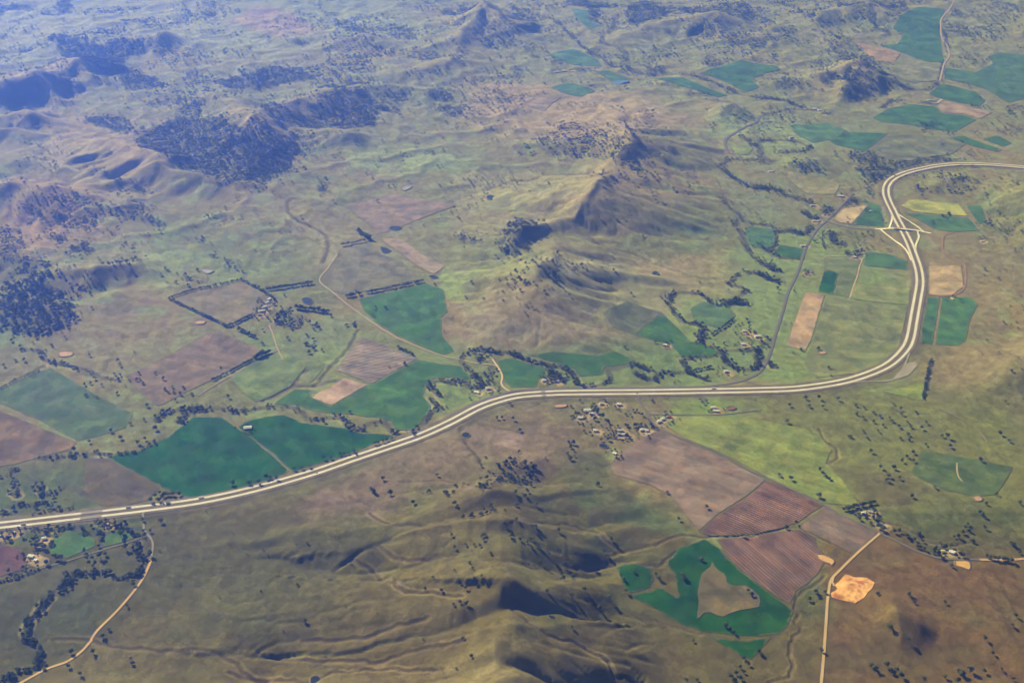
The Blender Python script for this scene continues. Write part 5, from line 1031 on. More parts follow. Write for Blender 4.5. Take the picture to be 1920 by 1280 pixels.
FMASK = np.zeros_like(HGT)
for P in FIELD_W + POND_W:
    J, I = bbox_idx(P, 10)
    FMASK[J, I] = np.maximum(FMASK[J, I], inside(XX[J, I], YY[J, I], P).astype(float))
FINSIDE = FMASK > .5
sm = np.clip(blur(FMASK, 3, 2) * 1.6, 0, 1)
HGT = HGT * (1 - sm) + blur(HGT, 7, 2) * sm

# gullies on the hills lie in broad draws
for P, c in zip(CREEK_W, CREEKS):
    J, I = bbox_idx(P, 110)
    d, s_ = line_dist(XX[J, I], YY[J, I], P[::2] if len(P) > 8 else P)
    HGT[J, I] -= (3.0 + 2.8 * c[2]) * np.exp(-(d / 66.0) ** 1.3) * sstep(6, 40, HILL[J, I])

# roads: cut and fill
hb = blur(HGT, 6, 2)


def grade(P, half, fade, lift, width_smooth):
    global HGT
    zc = bil(hb, P[:, 0], P[:, 1])
    k = np.ones(width_smooth) / width_smooth
    zp = np.convolve(np.pad(zc, width_smooth // 2, mode='edge'), k, mode='valid')[:len(zc)] + lift
    step = 40
    for a in range(0, len(P) - 1, step):
        Q = P[a:a + step + 1]; zq = zp[a:a + step + 1]
        J, I = bbox_idx(Q, half + fade)
        d, s = line_dist(XX[J, I], YY[J, I], Q)
        zz = np.interp(s, np.arange(len(Q)), zq)
        w = 1 - sstep(half, half + fade, d)
        HGT[J, I] = HGT[J, I] * (1 - w) + zz * w
    return zp


for P, r in zip(ROAD_W, ROADS):
    grade(P, r[3] * .5 + 8, 18, 0.0, 15)
HWY_Z = grade(HWY, 30, 26, 2.5, 41)


# the overbridge at the interchange climbs on earth ramps either side of the highway
IB = [k for k, r in enumerate(ROADS) if r[0] == "bridge_approach"][0]
_P = ROAD_W[IB]
_L = np.concatenate([[0], np.cumsum(np.linalg.norm(np.diff(_P, axis=0), axis=1))])
_dh, _ = line_dist(_P[:, 0], _P[:, 1], HWY)
_mid = _L[int(np.argmin(_dh))]
BR_Z = bil(HGT, _P[:, 0], _P[:, 1])
BR_Z = np.interp(_L, [_L[0], _L[-1]], [BR_Z[0], BR_Z[-1]]) + 8.5 * (1 - sstep(28, 120, np.abs(_L - _mid)))
J, I = bbox_idx(_P, 40)
_d, _s = line_dist(XX[J, I], YY[J, I], _P)
_dw, _ = line_dist(XX[J, I], YY[J, I], HWY)
_w = (1 - sstep(9, 24, _d)) * sstep(24, 34, _dw)
HGT[J, I] = np.maximum(HGT[J, I], HGT[J, I] * (1 - _w) + np.interp(_s, np.arange(len(_P)), BR_Z) * _w)


# ---- finer copy of the height field
def upsample(G):
    def up(a):
        p = np.pad(a, ((1, 2), (0, 0)), mode='edge')
        mid = (-p[:-3] + 9 * p[1:-2] + 9 * p[2:-1] - p[3:]) / 16.0
        o = np.empty((2 * a.shape[0], a.shape[1]))
        o[0::2] = a; o[1::2] = mid
        return o
    return up(up(G).T).T


HF = upsample(HGT)
FDX = DX / 2
FNY, FNX = HF.shape
for P, c in zip(CREEK_W, CREEKS):
    w, dep = c[1] * .68, c[2]
    n = gnoise(np.arange(len(P)) / 2.0, np.zeros(len(P)) + len(P), 77)
    n2 = gnoise(np.arange(len(P)) / 2.0, np.zeros(len(P)) + 5.5 + len(P), 78)
    P[:, 0] += n * 8; P[:, 1] += n2 * 8
    for a in range(0, len(P) - 1, 30):
        Q = P[a:a + 31]
        i0 = max(0, int((Q[:, 0].min() - 30 - GX0) / FDX)); i1 = min(FNX, int((Q[:, 0].max() + 30 - GX0) / FDX) + 2)
        j0 = max(0, int((Q[:, 1].min() - 30 - GY0) / FDX)); j1 = min(FNY, int((Q[:, 1].max() + 30 - GY0) / FDX) + 2)
        if i1 <= i0 or j1 <= j0:
            continue
        x, y = np.meshgrid(GX0 + FDX * np.arange(i0, i1), GY0 + FDX * np.arange(j0, j1))
        d, s = line_dist(x, y, Q)
        HF[j0:j1, i0:i1] -= dep * (1 - sstep(w * .15, w * .7, d)) * (1 if a == 0 else sstep(0.0, .02, s / 30 + 1e-3))


def hz(x, y):
    """height of the ground anywhere"""
    x = np.asarray(x, float); y = np.asarray(y, float)
    fx = np.clip((x - GX0) / FDX, 0, FNX - 2.001); fy = np.clip((y - GY0) / FDX, 0, FNY - 2.001)
    i = fx.astype(int); j = fy.astype(int); u = fx - i; v = fy - j
    z = HF[j, i] * (1 - u) * (1 - v) + HF[j, i + 1] * u * (1 - v) + HF[j + 1, i] * (1 - u) * v + HF[j + 1, i + 1] * u * v
    ox = np.maximum(np.maximum(GX0 - x, x - GX1), 0); oy = np.maximum(np.maximum(GY0 - y, y - GY1), 0)
    f = sstep(0, 900, np.hypot(ox, oy))
    if np.any(f > 0):
        z = z * (1 - f) + base_height(x, y) * f
    return z


# ------------------------------------------------------------------ materials
def new_mat(name):
    m = bpy.data.materials.new(name)
    m.use_nodes = True
    nt = m.node_tree
    b = nt.nodes["Principled BSDF"]
    b.inputs["Roughness"].default_value = 0.95
    b.inputs["Specular IOR Level"].default_value = 0.12
    return m, nt, b


def node(nt, kind, **kw):
    n = nt.nodes.new(kind)
    for k, v in kw.items():
        setattr(n, k, v)
    return n


def math_node(nt, op, a, b=None, c=None):
    n = nt.nodes.new("ShaderNodeMath"); n.operation = op
    for i, v in enumerate((a, b, c)):
        if v is None: continue
        if isinstance(v, (int, float)): n.inputs[i].default_value = v
        else: nt.links.new(v, n.inputs[i])
    return n.outputs[0]


def noise_out(nt, coord, scale, detail=3, rough=.6):
    n = node(nt, "ShaderNodeTexNoise")
    n.inputs["Scale"].default_value = scale; n.inputs["Detail"].default_value = detail; n.inputs["Roughness"].default_value = rough
    nt.links.new(coord, n.inputs["Vector"])
    return n.outputs["Fac"]


def scaled(nt, col, fac):
    """colour times a value"""
    n = node(nt, "ShaderNodeVectorMath", operation='SCALE')
    nt.links.new(col, n.inputs[0]); nt.links.new(fac, n.inputs["Scale"])
    return n.outputs[0]


def mixc(nt, fac, a, b):
    n = node(nt, "ShaderNodeMix", data_type='RGBA')
    for s, v in ((0, fac), (6, a), (7, b)):
        if isinstance(v, (int, float)): n.inputs[s].default_value = v
        elif isinstance(v, tuple): n.inputs[s].default_value = (*v, 1)
        else: nt.links.new(v, n.inputs[s])
    return n.outputs[2]


def map_range(nt, v, a, b, c, d):
    n = node(nt, "ShaderNodeMapRange")
    nt.links.new(v, n.inputs[0])
    for i, q in enumerate((a, b, c, d)): n.inputs[i + 1].default_value = q
    return n.outputs[0]


def ground_material():
    m, nt, b = new_mat("grassland")
    co = node(nt, "ShaderNodeNewGeometry").outputs["Position"]
    at = node(nt, "ShaderNodeAttribute", attribute_name="Col")
    n1 = noise_out(nt, co, 0.25, 4, .7)      # tussocks of a few metres
    n2 = noise_out(nt, co, 0.035, 4, .6)     # patches of some thirty metres
    f = math_node(nt, 'MULTIPLY', map_range(nt, n1, .25, .75, 0.5, 1.5), map_range(nt, n2, .3, .7, .72, 1.28))
    c = scaled(nt, at.outputs["Color"], f)
    n3 = noise_out(nt, co, 0.06, 3, .6)
    c = mixc(nt, map_range(nt, n3, .58, .75, 0, .35), c, (0.22, 0.155, 0.09))
    nt.links.new(c, b.inputs["Base Color"])
    bump = node(nt, "ShaderNodeBump"); bump.inputs["Strength"].default_value = .5; bump.inputs["Distance"].default_value = 1.2
    nt.links.new(n1, bump.inputs["Height"]); nt.links.new(bump.outputs[0], b.inputs["Normal"])
    return m


def field_material(col, ang, spacing, strength, seed, gain=1.0):
    col = tuple(c * gain for c in col)
    if strength <= .12: strength *= .25
    lum = sum(col) / 3
    col = tuple(max(.006, (lum + (c - lum) * 1.15) * .68) for c in col)
    m, nt, b = new_mat("field_soil")
    co = node(nt, "ShaderNodeNewGeometry").outputs["Position"]
    mp = node(nt, "ShaderNodeMapping"); mp.inputs["Rotation"].default_value = (0, 0, math.radians(ang)); mp.inputs["Location"].default_value = (seed * 131.0, seed * 57.0, 0)
    nt.links.new(co, mp.inputs[0]); co = mp.outputs[0]
    wav = node(nt, "ShaderNodeTexWave", wave_type='BANDS', bands_direction='Y')
    wav.inputs["Scale"].default_value = 0.314 / spacing * 1.6; wav.inputs["Distortion"].default_value = 2.5; wav.inputs["Detail"].default_value = 2
    wav.inputs["Detail Scale"].default_value = 0.25
    nt.links.new(co, wav.inputs[0])
    st = node(nt, "ShaderNodeMapping"); st.inputs["Scale"].default_value = (0.004, 0.05, 0.05); nt.links.new(co, st.inputs[0])
    streak = noise_out(nt, st.outputs[0], 1.0, 4, .65)
    n1 = noise_out(nt, co, 0.22, 3, .65)
    n2 = noise_out(nt, co, 0.012, 4, .6)
    f = math_node(nt, 'MULTIPLY', map_range(nt, wav.outputs["Fac"], 0, 1, 1 - strength * .7, 1 + strength * .7), map_range(nt, n1, .25, .75, .75, 1.25))
    f = math_node(nt, 'MULTIPLY', f, map_range(nt, n2, .3, .7, .62, 1.38))
    f = math_node(nt, 'MULTIPLY', f, map_range(nt, streak, .3, .7, 1 - .10 - strength * .3, 1 + .10 + strength * .3))
    rgb = node(nt, "ShaderNodeRGB"); rgb.outputs[0].default_value = (*col, 1)
    alt = (col[0] * 1.35 + .012, col[1] * 1.15 + .006, col[2] * 1.05)
    c = mixc(nt, map_range(nt, noise_out(nt, co, 0.02, 5, .65), .42, .62, 0, 1), rgb.outputs[0], alt)
    lumc = (0.03 + .6 * lum, 0.035 + .6 * lum, 0.012 + .5 * lum)
    c = mixc(nt, map_range(nt, noise_out(nt, co, 0.009, 5, .7), .5, .72, 0, .25), c, lumc)
    c = scaled(nt, c, f)
    ins = node(nt, "ShaderNodeAttribute", attribute_name="inset").outputs["Fac"]
    e = math_node(nt, 'ADD', ins, map_range(nt, noise_out(nt, co, 0.05, 4, .7), .3, .7, -5, 5))
    c = mixc(nt, map_range(nt, e, 0.0, 5.0, .75, 0), c, (0.105 * gain, 0.098 * gain, 0.045 * gain))
    nt.links.new(c, b.inputs["Base Color"])
    return m


def road_material(name, col):
    m, nt, b = new_mat(name)
    co = node(nt, "ShaderNodeNewGeometry").outputs["Position"]
    f = math_node(nt, 'MULTIPLY', map_range(nt, noise_out(nt, co, 0.3, 3), .3, .7, .9, 1.1), map_range(nt, noise_out(nt, co, 0.02, 3), .3, .7, .9, 1.1))
    rgb = node(nt, "ShaderNodeRGB"); rgb.outputs[0].default_value = (*col, 1)
    nt.links.new(scaled(nt, rgb.outputs[0], f), b.inputs["Base Color"])
    b.inputs["Roughness"].default_value = .85
    return m


def plain_material(name, col, rough=.7, var=.12, scale=.8):
    m, nt, b = new_mat(name)
    co = node(nt, "ShaderNodeNewGeometry").outputs["Position"]
    rgb = node(nt, "ShaderNodeRGB"); rgb.outputs[0].default_value = (*col, 1)
    nt.links.new(scaled(nt, rgb.outputs[0], map_range(nt, noise_out(nt, co, scale, 3), .3, .7, 1 - var, 1 + var)), b.inputs["Base Color"])
    b.inputs["Roughness"].default_value = rough
    return m


def leaf_material(name, a, c):
    m, nt, b = new_mat(name)
    co = node(nt, "ShaderNodeNewGeometry").outputs["Position"]
    n = noise_out(nt, co, 0.03, 3, .7)
    n1 = noise_out(nt, co, 0.6, 2, .6)
    cc = mixc(nt, map_range(nt, n, .38, .62, 0, 1), a, c)
    nt.links.new(scaled(nt, cc, map_range(nt, n1, .3, .7, .6, 1.4)), b.inputs["Base Color"])
    b.inputs["Roughness"].default_value = .8
    return m


M_GROUND = ground_material()
M_LEAF = leaf_material("eucalypt_leaves", (0.040, 0.055, 0.018), (0.085, 0.098, 0.034))
M_LEAF2 = leaf_material("garden_leaves", (0.030, 0.050, 0.016), (0.062, 0.080, 0.026))
M_BARK = plain_material("bark", (0.16, 0.125, 0.09), .95, .3, 2.0)
_MC = {}


def cached(kind, col, **kw):
    k = (kind, tuple(round(v, 3) for v in col))
    if k not in _MC:
        _MC[k] = road_material(kind, col) if kind.startswith("road") else plain_material(kind, col, **kw)
    return _MC[k]


# ------------------------------------------------------------------ object helpers
def mesh_from(name, V, Fc, mat, smooth=False):
    me = bpy.data.meshes.new(name)
    me.from_pydata([tuple(v) for v in V], [], [tuple(f) for f in Fc])
    if mat: me.materials.append(mat)
    if smooth: me.shade_smooth()
    me.update()
    return me


def mesh_np(name, V, T, mat, smooth=False):
    """triangles or quads from numpy arrays"""
    V = np.ascontiguousarray(V, np.float32); T = np.ascontiguousarray(T, np.int32)
    k = T.shape[1]
    me = bpy.data.meshes.new(name)
    me.vertices.add(len(V)); me.vertices.foreach_set("co", V.ravel())
    me.loops.add(T.size); me.loops.foreach_set("vertex_index", T.ravel())
    me.polygons.add(len(T)); me.polygons.foreach_set("loop_start", np.arange(0, T.size, k, dtype=np.int32))
    me.polygons.foreach_set("use_smooth", np.full(len(T), smooth))
    if mat: me.materials.append(mat)
    me.update(calc_edges=True)
    return me


def obj(name, data, parent=None, loc=None, label=None, cat=None, group=None, kind=None):
    o = bpy.data.objects.new(name, data)
    COL.objects.link(o)
    if parent: o.parent = parent
    if loc is not None: o.location = loc
    if label: o["label"] = label
    if cat: o["category"] = cat
    if group: o["group"] = group
    if kind: o["kind"] = kind
    return o


# ------------------------------------------------------------------ the ground sheet
def ground():
    th_in = np.arange(-0.60, 0.6001, 0.00145)
    th_out = np.concatenate([np.linspace(-math.pi, -0.60, 40)[:-1], th_in, np.linspace(0.60, math.pi, 40)[1:]])
    D = np.concatenate([np.array([2, 300, 700, 1100, 1350, 1480]), np.exp(np.arange(math.log(1500), math.log(10000), 0.0021)), 10000 * 1.12 ** np.arange(0, 9)])
    Th, DD = np.meshgrid(th_out, D)
    x = np.sin(Th) * DD; y = np.cos(Th) * DD
    z = hz(x.ravel(), y.ravel()).reshape(x.shape)
    nr, nc = x.shape
    V = np.stack([x, y, z], -1).reshape(-1, 3)
    idx = np.arange(nr * nc).reshape(nr, nc)
    q = np.stack([idx[:-1, :-1], idx[:-1, 1:], idx[1:, 1:], idx[1:, :-1]], -1).reshape(-1, 4)[:, ::-1]
    me = mesh_np("ground", V, q, M_GROUND, True)
    # colour of the grassland, with the vignette-darkened foreground patches mixed in
    X, Y, H = V[:, 0], V[:, 1], V[:, 2]
    inreg = (np.abs(np.arctan2(X, Y)) < .62) & (Y > 1200) & (Y < 11000)
    hill = bil(HILL, X, Y); wet = bil(WET, X, Y)
    n1 = fbm(X / 700, Y / 700, 4, 201); n2 = fbm(X / 180, Y / 180, 4, 202); n3 = fbm(X / 60, Y / 60, 3, 203)
    olive = np.array([0.112, 0.116, 0.046]); brown = np.array([0.158, 0.128, 0.066]); green = np.array([0.105, 0.145, 0.058]); dry = np.array([0.208, 0.178, 0.102])
    t = np.clip(.5 + 1.5 * n1 + .7 * n2, 0, 1)[:, None]
    C = olive * (1 - t) + brown * t
    g = np.clip((n2 + .6 * n3 + .05) * 2.6, 0, 1)[:, None] * (1 - sstep(30, 90, hill))[:, None]
    C = C * (1 - .6 * g) + green * .6 * g
    far = sstep(4200, 8000, Y)[:, None]
    C = C * (1 - .55 * far) + (dry * .42 + green * .58) * .55 * far
    hd = (sstep(20, 110, hill) * np.clip(.55 + 1.2 * n2, 0, 1))[:, None]
    C = C * (1 - .55 * hd) + dry * .55 * hd
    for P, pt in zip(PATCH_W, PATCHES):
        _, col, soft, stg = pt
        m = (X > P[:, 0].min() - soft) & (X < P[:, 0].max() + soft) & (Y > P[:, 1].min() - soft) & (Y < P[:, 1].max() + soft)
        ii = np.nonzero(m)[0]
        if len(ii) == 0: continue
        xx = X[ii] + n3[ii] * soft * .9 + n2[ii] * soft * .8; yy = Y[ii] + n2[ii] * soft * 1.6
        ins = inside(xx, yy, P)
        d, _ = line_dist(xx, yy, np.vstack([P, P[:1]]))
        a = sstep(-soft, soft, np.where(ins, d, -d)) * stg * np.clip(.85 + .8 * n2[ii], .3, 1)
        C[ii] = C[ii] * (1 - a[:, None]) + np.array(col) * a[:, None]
    # scrub and leaf litter under the woods
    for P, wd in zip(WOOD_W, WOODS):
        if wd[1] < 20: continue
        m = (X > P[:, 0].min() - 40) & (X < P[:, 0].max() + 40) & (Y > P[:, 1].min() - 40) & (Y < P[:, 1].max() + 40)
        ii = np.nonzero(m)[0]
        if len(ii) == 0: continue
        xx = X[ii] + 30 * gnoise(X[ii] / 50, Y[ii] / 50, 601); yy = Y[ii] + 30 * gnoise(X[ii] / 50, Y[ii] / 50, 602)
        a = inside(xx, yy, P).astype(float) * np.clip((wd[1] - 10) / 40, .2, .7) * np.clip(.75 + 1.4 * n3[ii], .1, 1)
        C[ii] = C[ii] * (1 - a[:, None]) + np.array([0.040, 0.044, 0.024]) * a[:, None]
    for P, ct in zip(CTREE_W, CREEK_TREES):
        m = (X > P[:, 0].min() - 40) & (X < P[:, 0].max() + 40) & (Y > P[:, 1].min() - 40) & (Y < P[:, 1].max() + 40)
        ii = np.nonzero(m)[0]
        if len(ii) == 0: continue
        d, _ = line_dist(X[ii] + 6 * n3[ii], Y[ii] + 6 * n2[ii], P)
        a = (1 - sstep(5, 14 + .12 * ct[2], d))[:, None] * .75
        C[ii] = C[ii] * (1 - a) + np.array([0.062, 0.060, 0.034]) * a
        a = (sstep(9, 14, d) * (1 - sstep(14, 24, d)) * sstep(.1, .35, n2[ii]))[:, None] * .6
        C[ii] = C[ii] * (1 - a) + np.array([0.26, 0.215, 0.13]) * a
    for q in HOUSE_XY:
        ii = np.nonzero((np.abs(X - q[0]) < 45) & (np.abs(Y - q[1]) < 45))[0]
        if len(ii) == 0: continue
        d = np.hypot(X[ii] - q[0] - 9, Y[ii] - q[1] + 6) + 16 * n3[ii]
        a = (1 - sstep(14, 24, d))[:, None] * .8
        C[ii] = C[ii] * (1 - a) + np.array([0.30, 0.235, 0.15]) * a
    # damp green ground in the draws
    w = (sstep(.42, .75, wet) * sstep(.0, .3, .25 + n2) * (bil(_hm, X, Y)))[:, None]
    C = C * (1 - .35 * w) + np.array([0.10, 0.125, 0.055]) * .35 * w
    # bare brown soil in the creek beds
    for P, c in zip(CREEK_W, CREEKS):
        m = (X > P[:, 0].min() - 40) & (X < P[:, 0].max() + 40) & (Y > P[:, 1].min() - 40) & (Y < P[:, 1].max() + 40)
        ii = np.nonzero(m)[0]
        if len(ii) == 0: continue
        d, _ = line_dist(X[ii], Y[ii], P)
        a = (1 - sstep(c[1] * .15, c[1] * .5, d))[:, None]
        C[ii] = C[ii] * (1 - .8 * a) + np.array([0.065, 0.050, 0.035]) * .8 * a
        a = (sstep(c[1] * .6, c[1] * .9, d) * (1 - sstep(c[1] * .9, c[1] * 1.7, d)) * np.clip(.4 + n2[ii], 0, 1))[:, None] * .45
        C[ii] = C[ii] * (1 - a) + np.array([0.25, 0.195, 0.11]) * a
    # disturbed verge along the highway
    for a in range(0, len(HWY) - 1, 30):
        Q = HWY[a:a + 31]
        m = (X > Q[:, 0].min() - 60) & (X < Q[:, 0].max() + 60) & (Y > Q[:, 1].min() - 60) & (Y < Q[:, 1].max() + 60)
        ii = np.nonzero(m)[0]
        if len(ii) == 0: continue
        d, _ = line_dist(X[ii] + 8 * n3[ii], Y[ii], Q)
        al = (1 - sstep(30, 44, d))[:, None] * .8
        C[ii] = C[ii] * (1 - al) + np.array([0.115, 0.100, 0.062]) * al
    lum = C.mean(1, keepdims=True)
    C = np.clip((lum + (C - lum) * 1.3) * 1.36 * (1 + .30 * n3[:, None] + .15 * n2[:, None]), 0.006, .9)
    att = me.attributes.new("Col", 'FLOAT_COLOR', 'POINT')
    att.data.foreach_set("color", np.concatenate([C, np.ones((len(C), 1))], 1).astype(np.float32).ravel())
    return obj("ground", me, kind="structure", label="rolling olive and brown grassland with hills and gullies", cat="ground")


ground()


def zoff(y):
    return 0.35 + np.asarray(y) * 0.00022


# ------------------------------------------------------------------ fields
def resample_ring(P, step):
    out = []
    for k in range(len(P)):
        a = P[k]; b = P[(k + 1) % len(P)]
        n = max(1, int(np.linalg.norm(b - a) / step))
        for t in range(n):
            out.append(a + (b - a) * t / n)
    return np.array(out)


def draped(name, P, mat, lift=0.0, wob=1.5, **kw):
    dist = float(np.mean(P[:, 1]))
    step = max(9.0, dist * 0.0042)
    R = resample_ring(P, step)
    R = R + np.stack([gnoise(R[:, 0] / 40, R[:, 1] / 40, 301), gnoise(R[:, 0] / 40, R[:, 1] / 40, 302)], 1) * wob * dist / 3000
    xs = np.arange(R[:, 0].min(), R[:, 0].max(), step); ys = np.arange(R[:, 1].min(), R[:, 1].max(), step)
    gx_, gy_ = np.meshgrid(xs, ys)
    m = inside(gx_, gy_, R)
    G = np.stack([gx_[m], gy_[m]], 1)
    if len(G):
        d, _ = line_dist(G[:, 0], G[:, 1], np.vstack([R, R[:1]]))
        G = G[d > step * .45]
    pts = [Vector(p) for p in R] + [Vector(p) for p in G]
    n = len(R)
    vs_, es_, fs_, *_ = geometry.delaunay_2d_cdt(pts, [], [list(range(n))], 1, 1e-4)
    xy = np.array([tuple(v) for v in vs_])
    z = hz(xy[:, 0], xy[:, 1]) + zoff(xy[:, 1]) + lift
    me = mesh_from(name, np.column_stack([xy, z]), fs_, mat, True)
    d, _ = line_dist(xy[:, 0], xy[:, 1], np.vstack([R, R[:1]]))
    at = me.attributes.new('inset', 'FLOAT', 'POINT'); at.data.foreach_set('value', d.astype(np.float32))
    if me.polygons and me.polygons[0].normal.z < 0: me.flip_normals()
    return obj(name, me, **kw)


for k, (f, P) in enumerate(zip(FIELDS, FIELD_W)):
    lift = 1.0 if "island inside" in f[1] else 0.0
    draped(f[0], P, field_material(f[5], f[6], f[7], f[8], k, 1.15 if P[:, 1].mean() < 2900 else 1.55), lift, label=f[1], cat="field", group="farm fields", kind="structure")  # stepped brightness falloff by distance, painted into the field colours


# ------------------------------------------------------------------ roads
def ribbon(name, P, half, mat, lift, parent=None, z=None, shift=0.0, across=4, **kw):
    T = np.gradient(P, axis=0); T /= np.linalg.norm(T, axis=1)[:, None] + 1e-9
    N = np.stack([-T[:, 1], T[:, 0]], 1)
    V = []
    for k in range(across + 1):
        o = shift + half * (2 * k / across - 1)
        xy = P + N * o
        zz = (hz(xy[:, 0], xy[:, 1]) if z is None else np.maximum(z, hz(xy[:, 0], xy[:, 1]))) + zoff(xy[:, 1]) + lift
        V.append(np.column_stack([xy, zz]))
    V = np.stack(V, 1)
    n, c = V.shape[:2]
    idx = np.arange(n * c).reshape(n, c)
    q = np.stack([idx[:-1, :-1], idx[:-1, 1:], idx[1:, 1:], idx[1:, :-1]], -1).reshape(-1, 4)[:, ::-1]
    me = mesh_np(name, V.reshape(-1, 3), q, mat, True)
    return obj(name, me, parent, **kw)


for r, P in zip(ROADS, ROAD_W):
    ribbon(r[0], P, r[3] * .5, cached("road_surface", r[4]), .25, z=BR_Z if r[0] == "bridge_approach" else None, label=r[1], cat="road", kind="structure")

M_CONC = road_material("road_concrete", (0.62, 0.595, 0.54))
M_VERGE = plain_material("verge_soil", (0.17, 0.14, 0.09), .95, .3, .05)
M_MEDIAN = plain_material("median_grass", (0.16, 0.13, 0.06), .95, .25, .08)
M_SHOULDER = road_material("road_shoulder", (0.36, 0.27, 0.17))
hw = obj("highway", None, kind="structure", label="pale concrete dual carriageway highway sweeping across the valley", cat="highway")
hw.location = (float(HWY[0, 0]), float(HWY[0, 1]), 0)


def hchild(name, half, mat, lift, shift):
    o = ribbon(name, HWY, half, mat, lift, z=HWY_Z, shift=shift)
    o.parent = hw
    o.matrix_parent_inverse = hw.matrix_world.inverted()
    return o


bpy.context.view_layer.update()
hchild("verge", 27, M_VERGE, .1, 0)
hchild("median", 6.5, M_MEDIAN, .35, 0)
for s in (-1, 1):
    hchild("shoulder", 6.1, M_SHOULDER, .5, s * 12.3)
    hchild("carriageway", 4.7, M_CONC, .8, s * 12.3)


def box(V, F, x0, x1, y0, y1, z0, z1):
    b = len(V)
    V += [(x0, y0, z0), (x1, y0, z0), (x1, y1, z0), (x0, y1, z0), (x0, y0, z1), (x1, y0, z1), (x1, y1, z1), (x0, y1, z1)]
    F += [(b, b + 3, b + 2, b + 1), (b + 4, b + 5, b + 6, b + 7), (b, b + 1, b + 5, b + 4), (b + 1, b + 2, b + 6, b + 5), (b + 2, b + 3, b + 7, b + 6), (b + 3, b, b + 4, b + 7)]


# overbridge at the interchange
def overbridge():
    k = int(np.argmin(_dh))
    c = ROAD_W[IB][k]; t = ROAD_W[IB][k + 2] - ROAD_W[IB][k - 2]
    ang = math.atan2(t[1], t[0])
    zt = float(BR_Z[k]); zg = float(hz(c[0], c[1]))
    root = obj("overbridge", None, loc=(c[0], c[1], zg), label="pale concrete bridge carrying the side road over the highway interchange", cat="bridge")
    root.rotation_euler.z = ang
    mc = cached("bridge_concrete", (0.5, 0.47, 0.42))
    H = zt - zg + float(zoff(c[1]))
    V, F = [], []; box(V, F, -38, 38, -6.5, 6.5, H - 1.5, H + .1); obj("deck", mesh_from("deck", V, F, mc), root)
    for s in (-1, 1):
        V, F = [], []; box(V, F, -38, 38, s * 6.2 - .3, s * 6.2 + .3, H + .1, H + 1.3); obj("parapet", mesh_from("parapet", V, F, mc), root)
    for x in (-24, 0, 24):
        V, F = [], []; box(V, F, x - .8, x + .8, -5, 5, -1.0, H - 1.5); obj("pier", mesh_from("pier", V, F, mc), root)


overbridge()
# darker bridge decks on the highway over the creeks
M_DECK = road_material("road_bridge_deck", (0.27, 0.25, 0.23))
_hx, _hy = to_px(HWY[:, 0], HWY[:, 1], HWY_Z)
for (a, b) in ((150, 200), (1012, 1030)):
    ii = np.nonzero((_hx > a) & (_hx < b) & (_hy > 600))[0]
    for s in (-1, 1):
        o = ribbon("bridge_deck", HWY[ii[0]:ii[-1] + 1], 6.0, M_DECK, 1.2, z=HWY_Z[ii[0]:ii[-1] + 1], shift=s * 12.0)
        o.parent = hw; o.matrix_parent_inverse = hw.matrix_world.inverted()

# ------------------------------------------------------------------ ponds and the quarry
def water_material(name, col, rough):
    m, nt, b = new_mat(name)
    co = node(nt, "ShaderNodeNewGeometry").outputs["Position"]
    rgb = node(nt, "ShaderNodeRGB"); rgb.outputs[0].default_value = (*col, 1)
    nt.links.new(scaled(nt, rgb.outputs[0], map_range(nt, noise_out(nt, co, .08, 3), .3, .7, .9, 1.1)), b.inputs["Base Color"])
    b.inputs["Roughness"].default_value = rough
    b.inputs["Specular IOR Level"].default_value = .4
    return m


WM = {'clay': water_material("clay_water", (0.62, 0.36, 0.12), .35), 'dark': water_material("dark_water", (0.020, 0.028, 0.034), .12), 'pale': water_material("pale_water", (0.30, 0.28, 0.27), .3),
      'blue': water_material("blue_water", (0.10, 0.20, 0.36), .15), 'tan': plain_material("dry_clay", (0.44, 0.28, 0.16), .9, .2, .1), 'red': plain_material("red_mud", (0.20, 0.10, 0.075), .8, .2, .1)}
M_BANK = plain_material("clay_bank", (0.17, 0.13, 0.075), .95, .25, .2)
for (lab, x0, y0, pts, kind), P in zip(PONDS, POND_W):
    P = catmull(np.vstack([P, P[:1]]), 6.0)[:-1]
    c = P.mean(0)
    z = float(np.median(hz(P[:, 0], P[:, 1]))) + float(zoff(c[1])) + .6
    n = len(P)
    me = mesh_from("pond", [(p[0], p[1], z) for p in P], [tuple(range(n))], WM[kind])
    if me.polygons[0].normal.z < 0: me.flip_normals()
    nm = "dry_dam" if kind == 'tan' else "pond"
    o = obj(nm, me, label=lab, cat="pond", group="farm dams and ponds", kind="structure")
    # earth bank round the water
    N = P - c; L = np.linalg.norm(N, axis=1)[:, None]; N = N / (L + 1e-6)
    rings = []
    for off, dz in ((-.3, -.3), (1.2, .9), (3.0, .7), (6.5, -2.5)):
        Q = P + N * off
        rings.append(np.column_stack([Q, np.full(n, z + dz)]))
    V = np.concatenate(rings); F = []
    for r in range(3):
        for i in range(n):
            j = (i + 1) % n
            F.append((r * n + i, r * n + j, (r + 1) * n + j, (r + 1) * n + i))
    bk = obj("bank", mesh_from("bank", V, F, M_BANK, True), o)


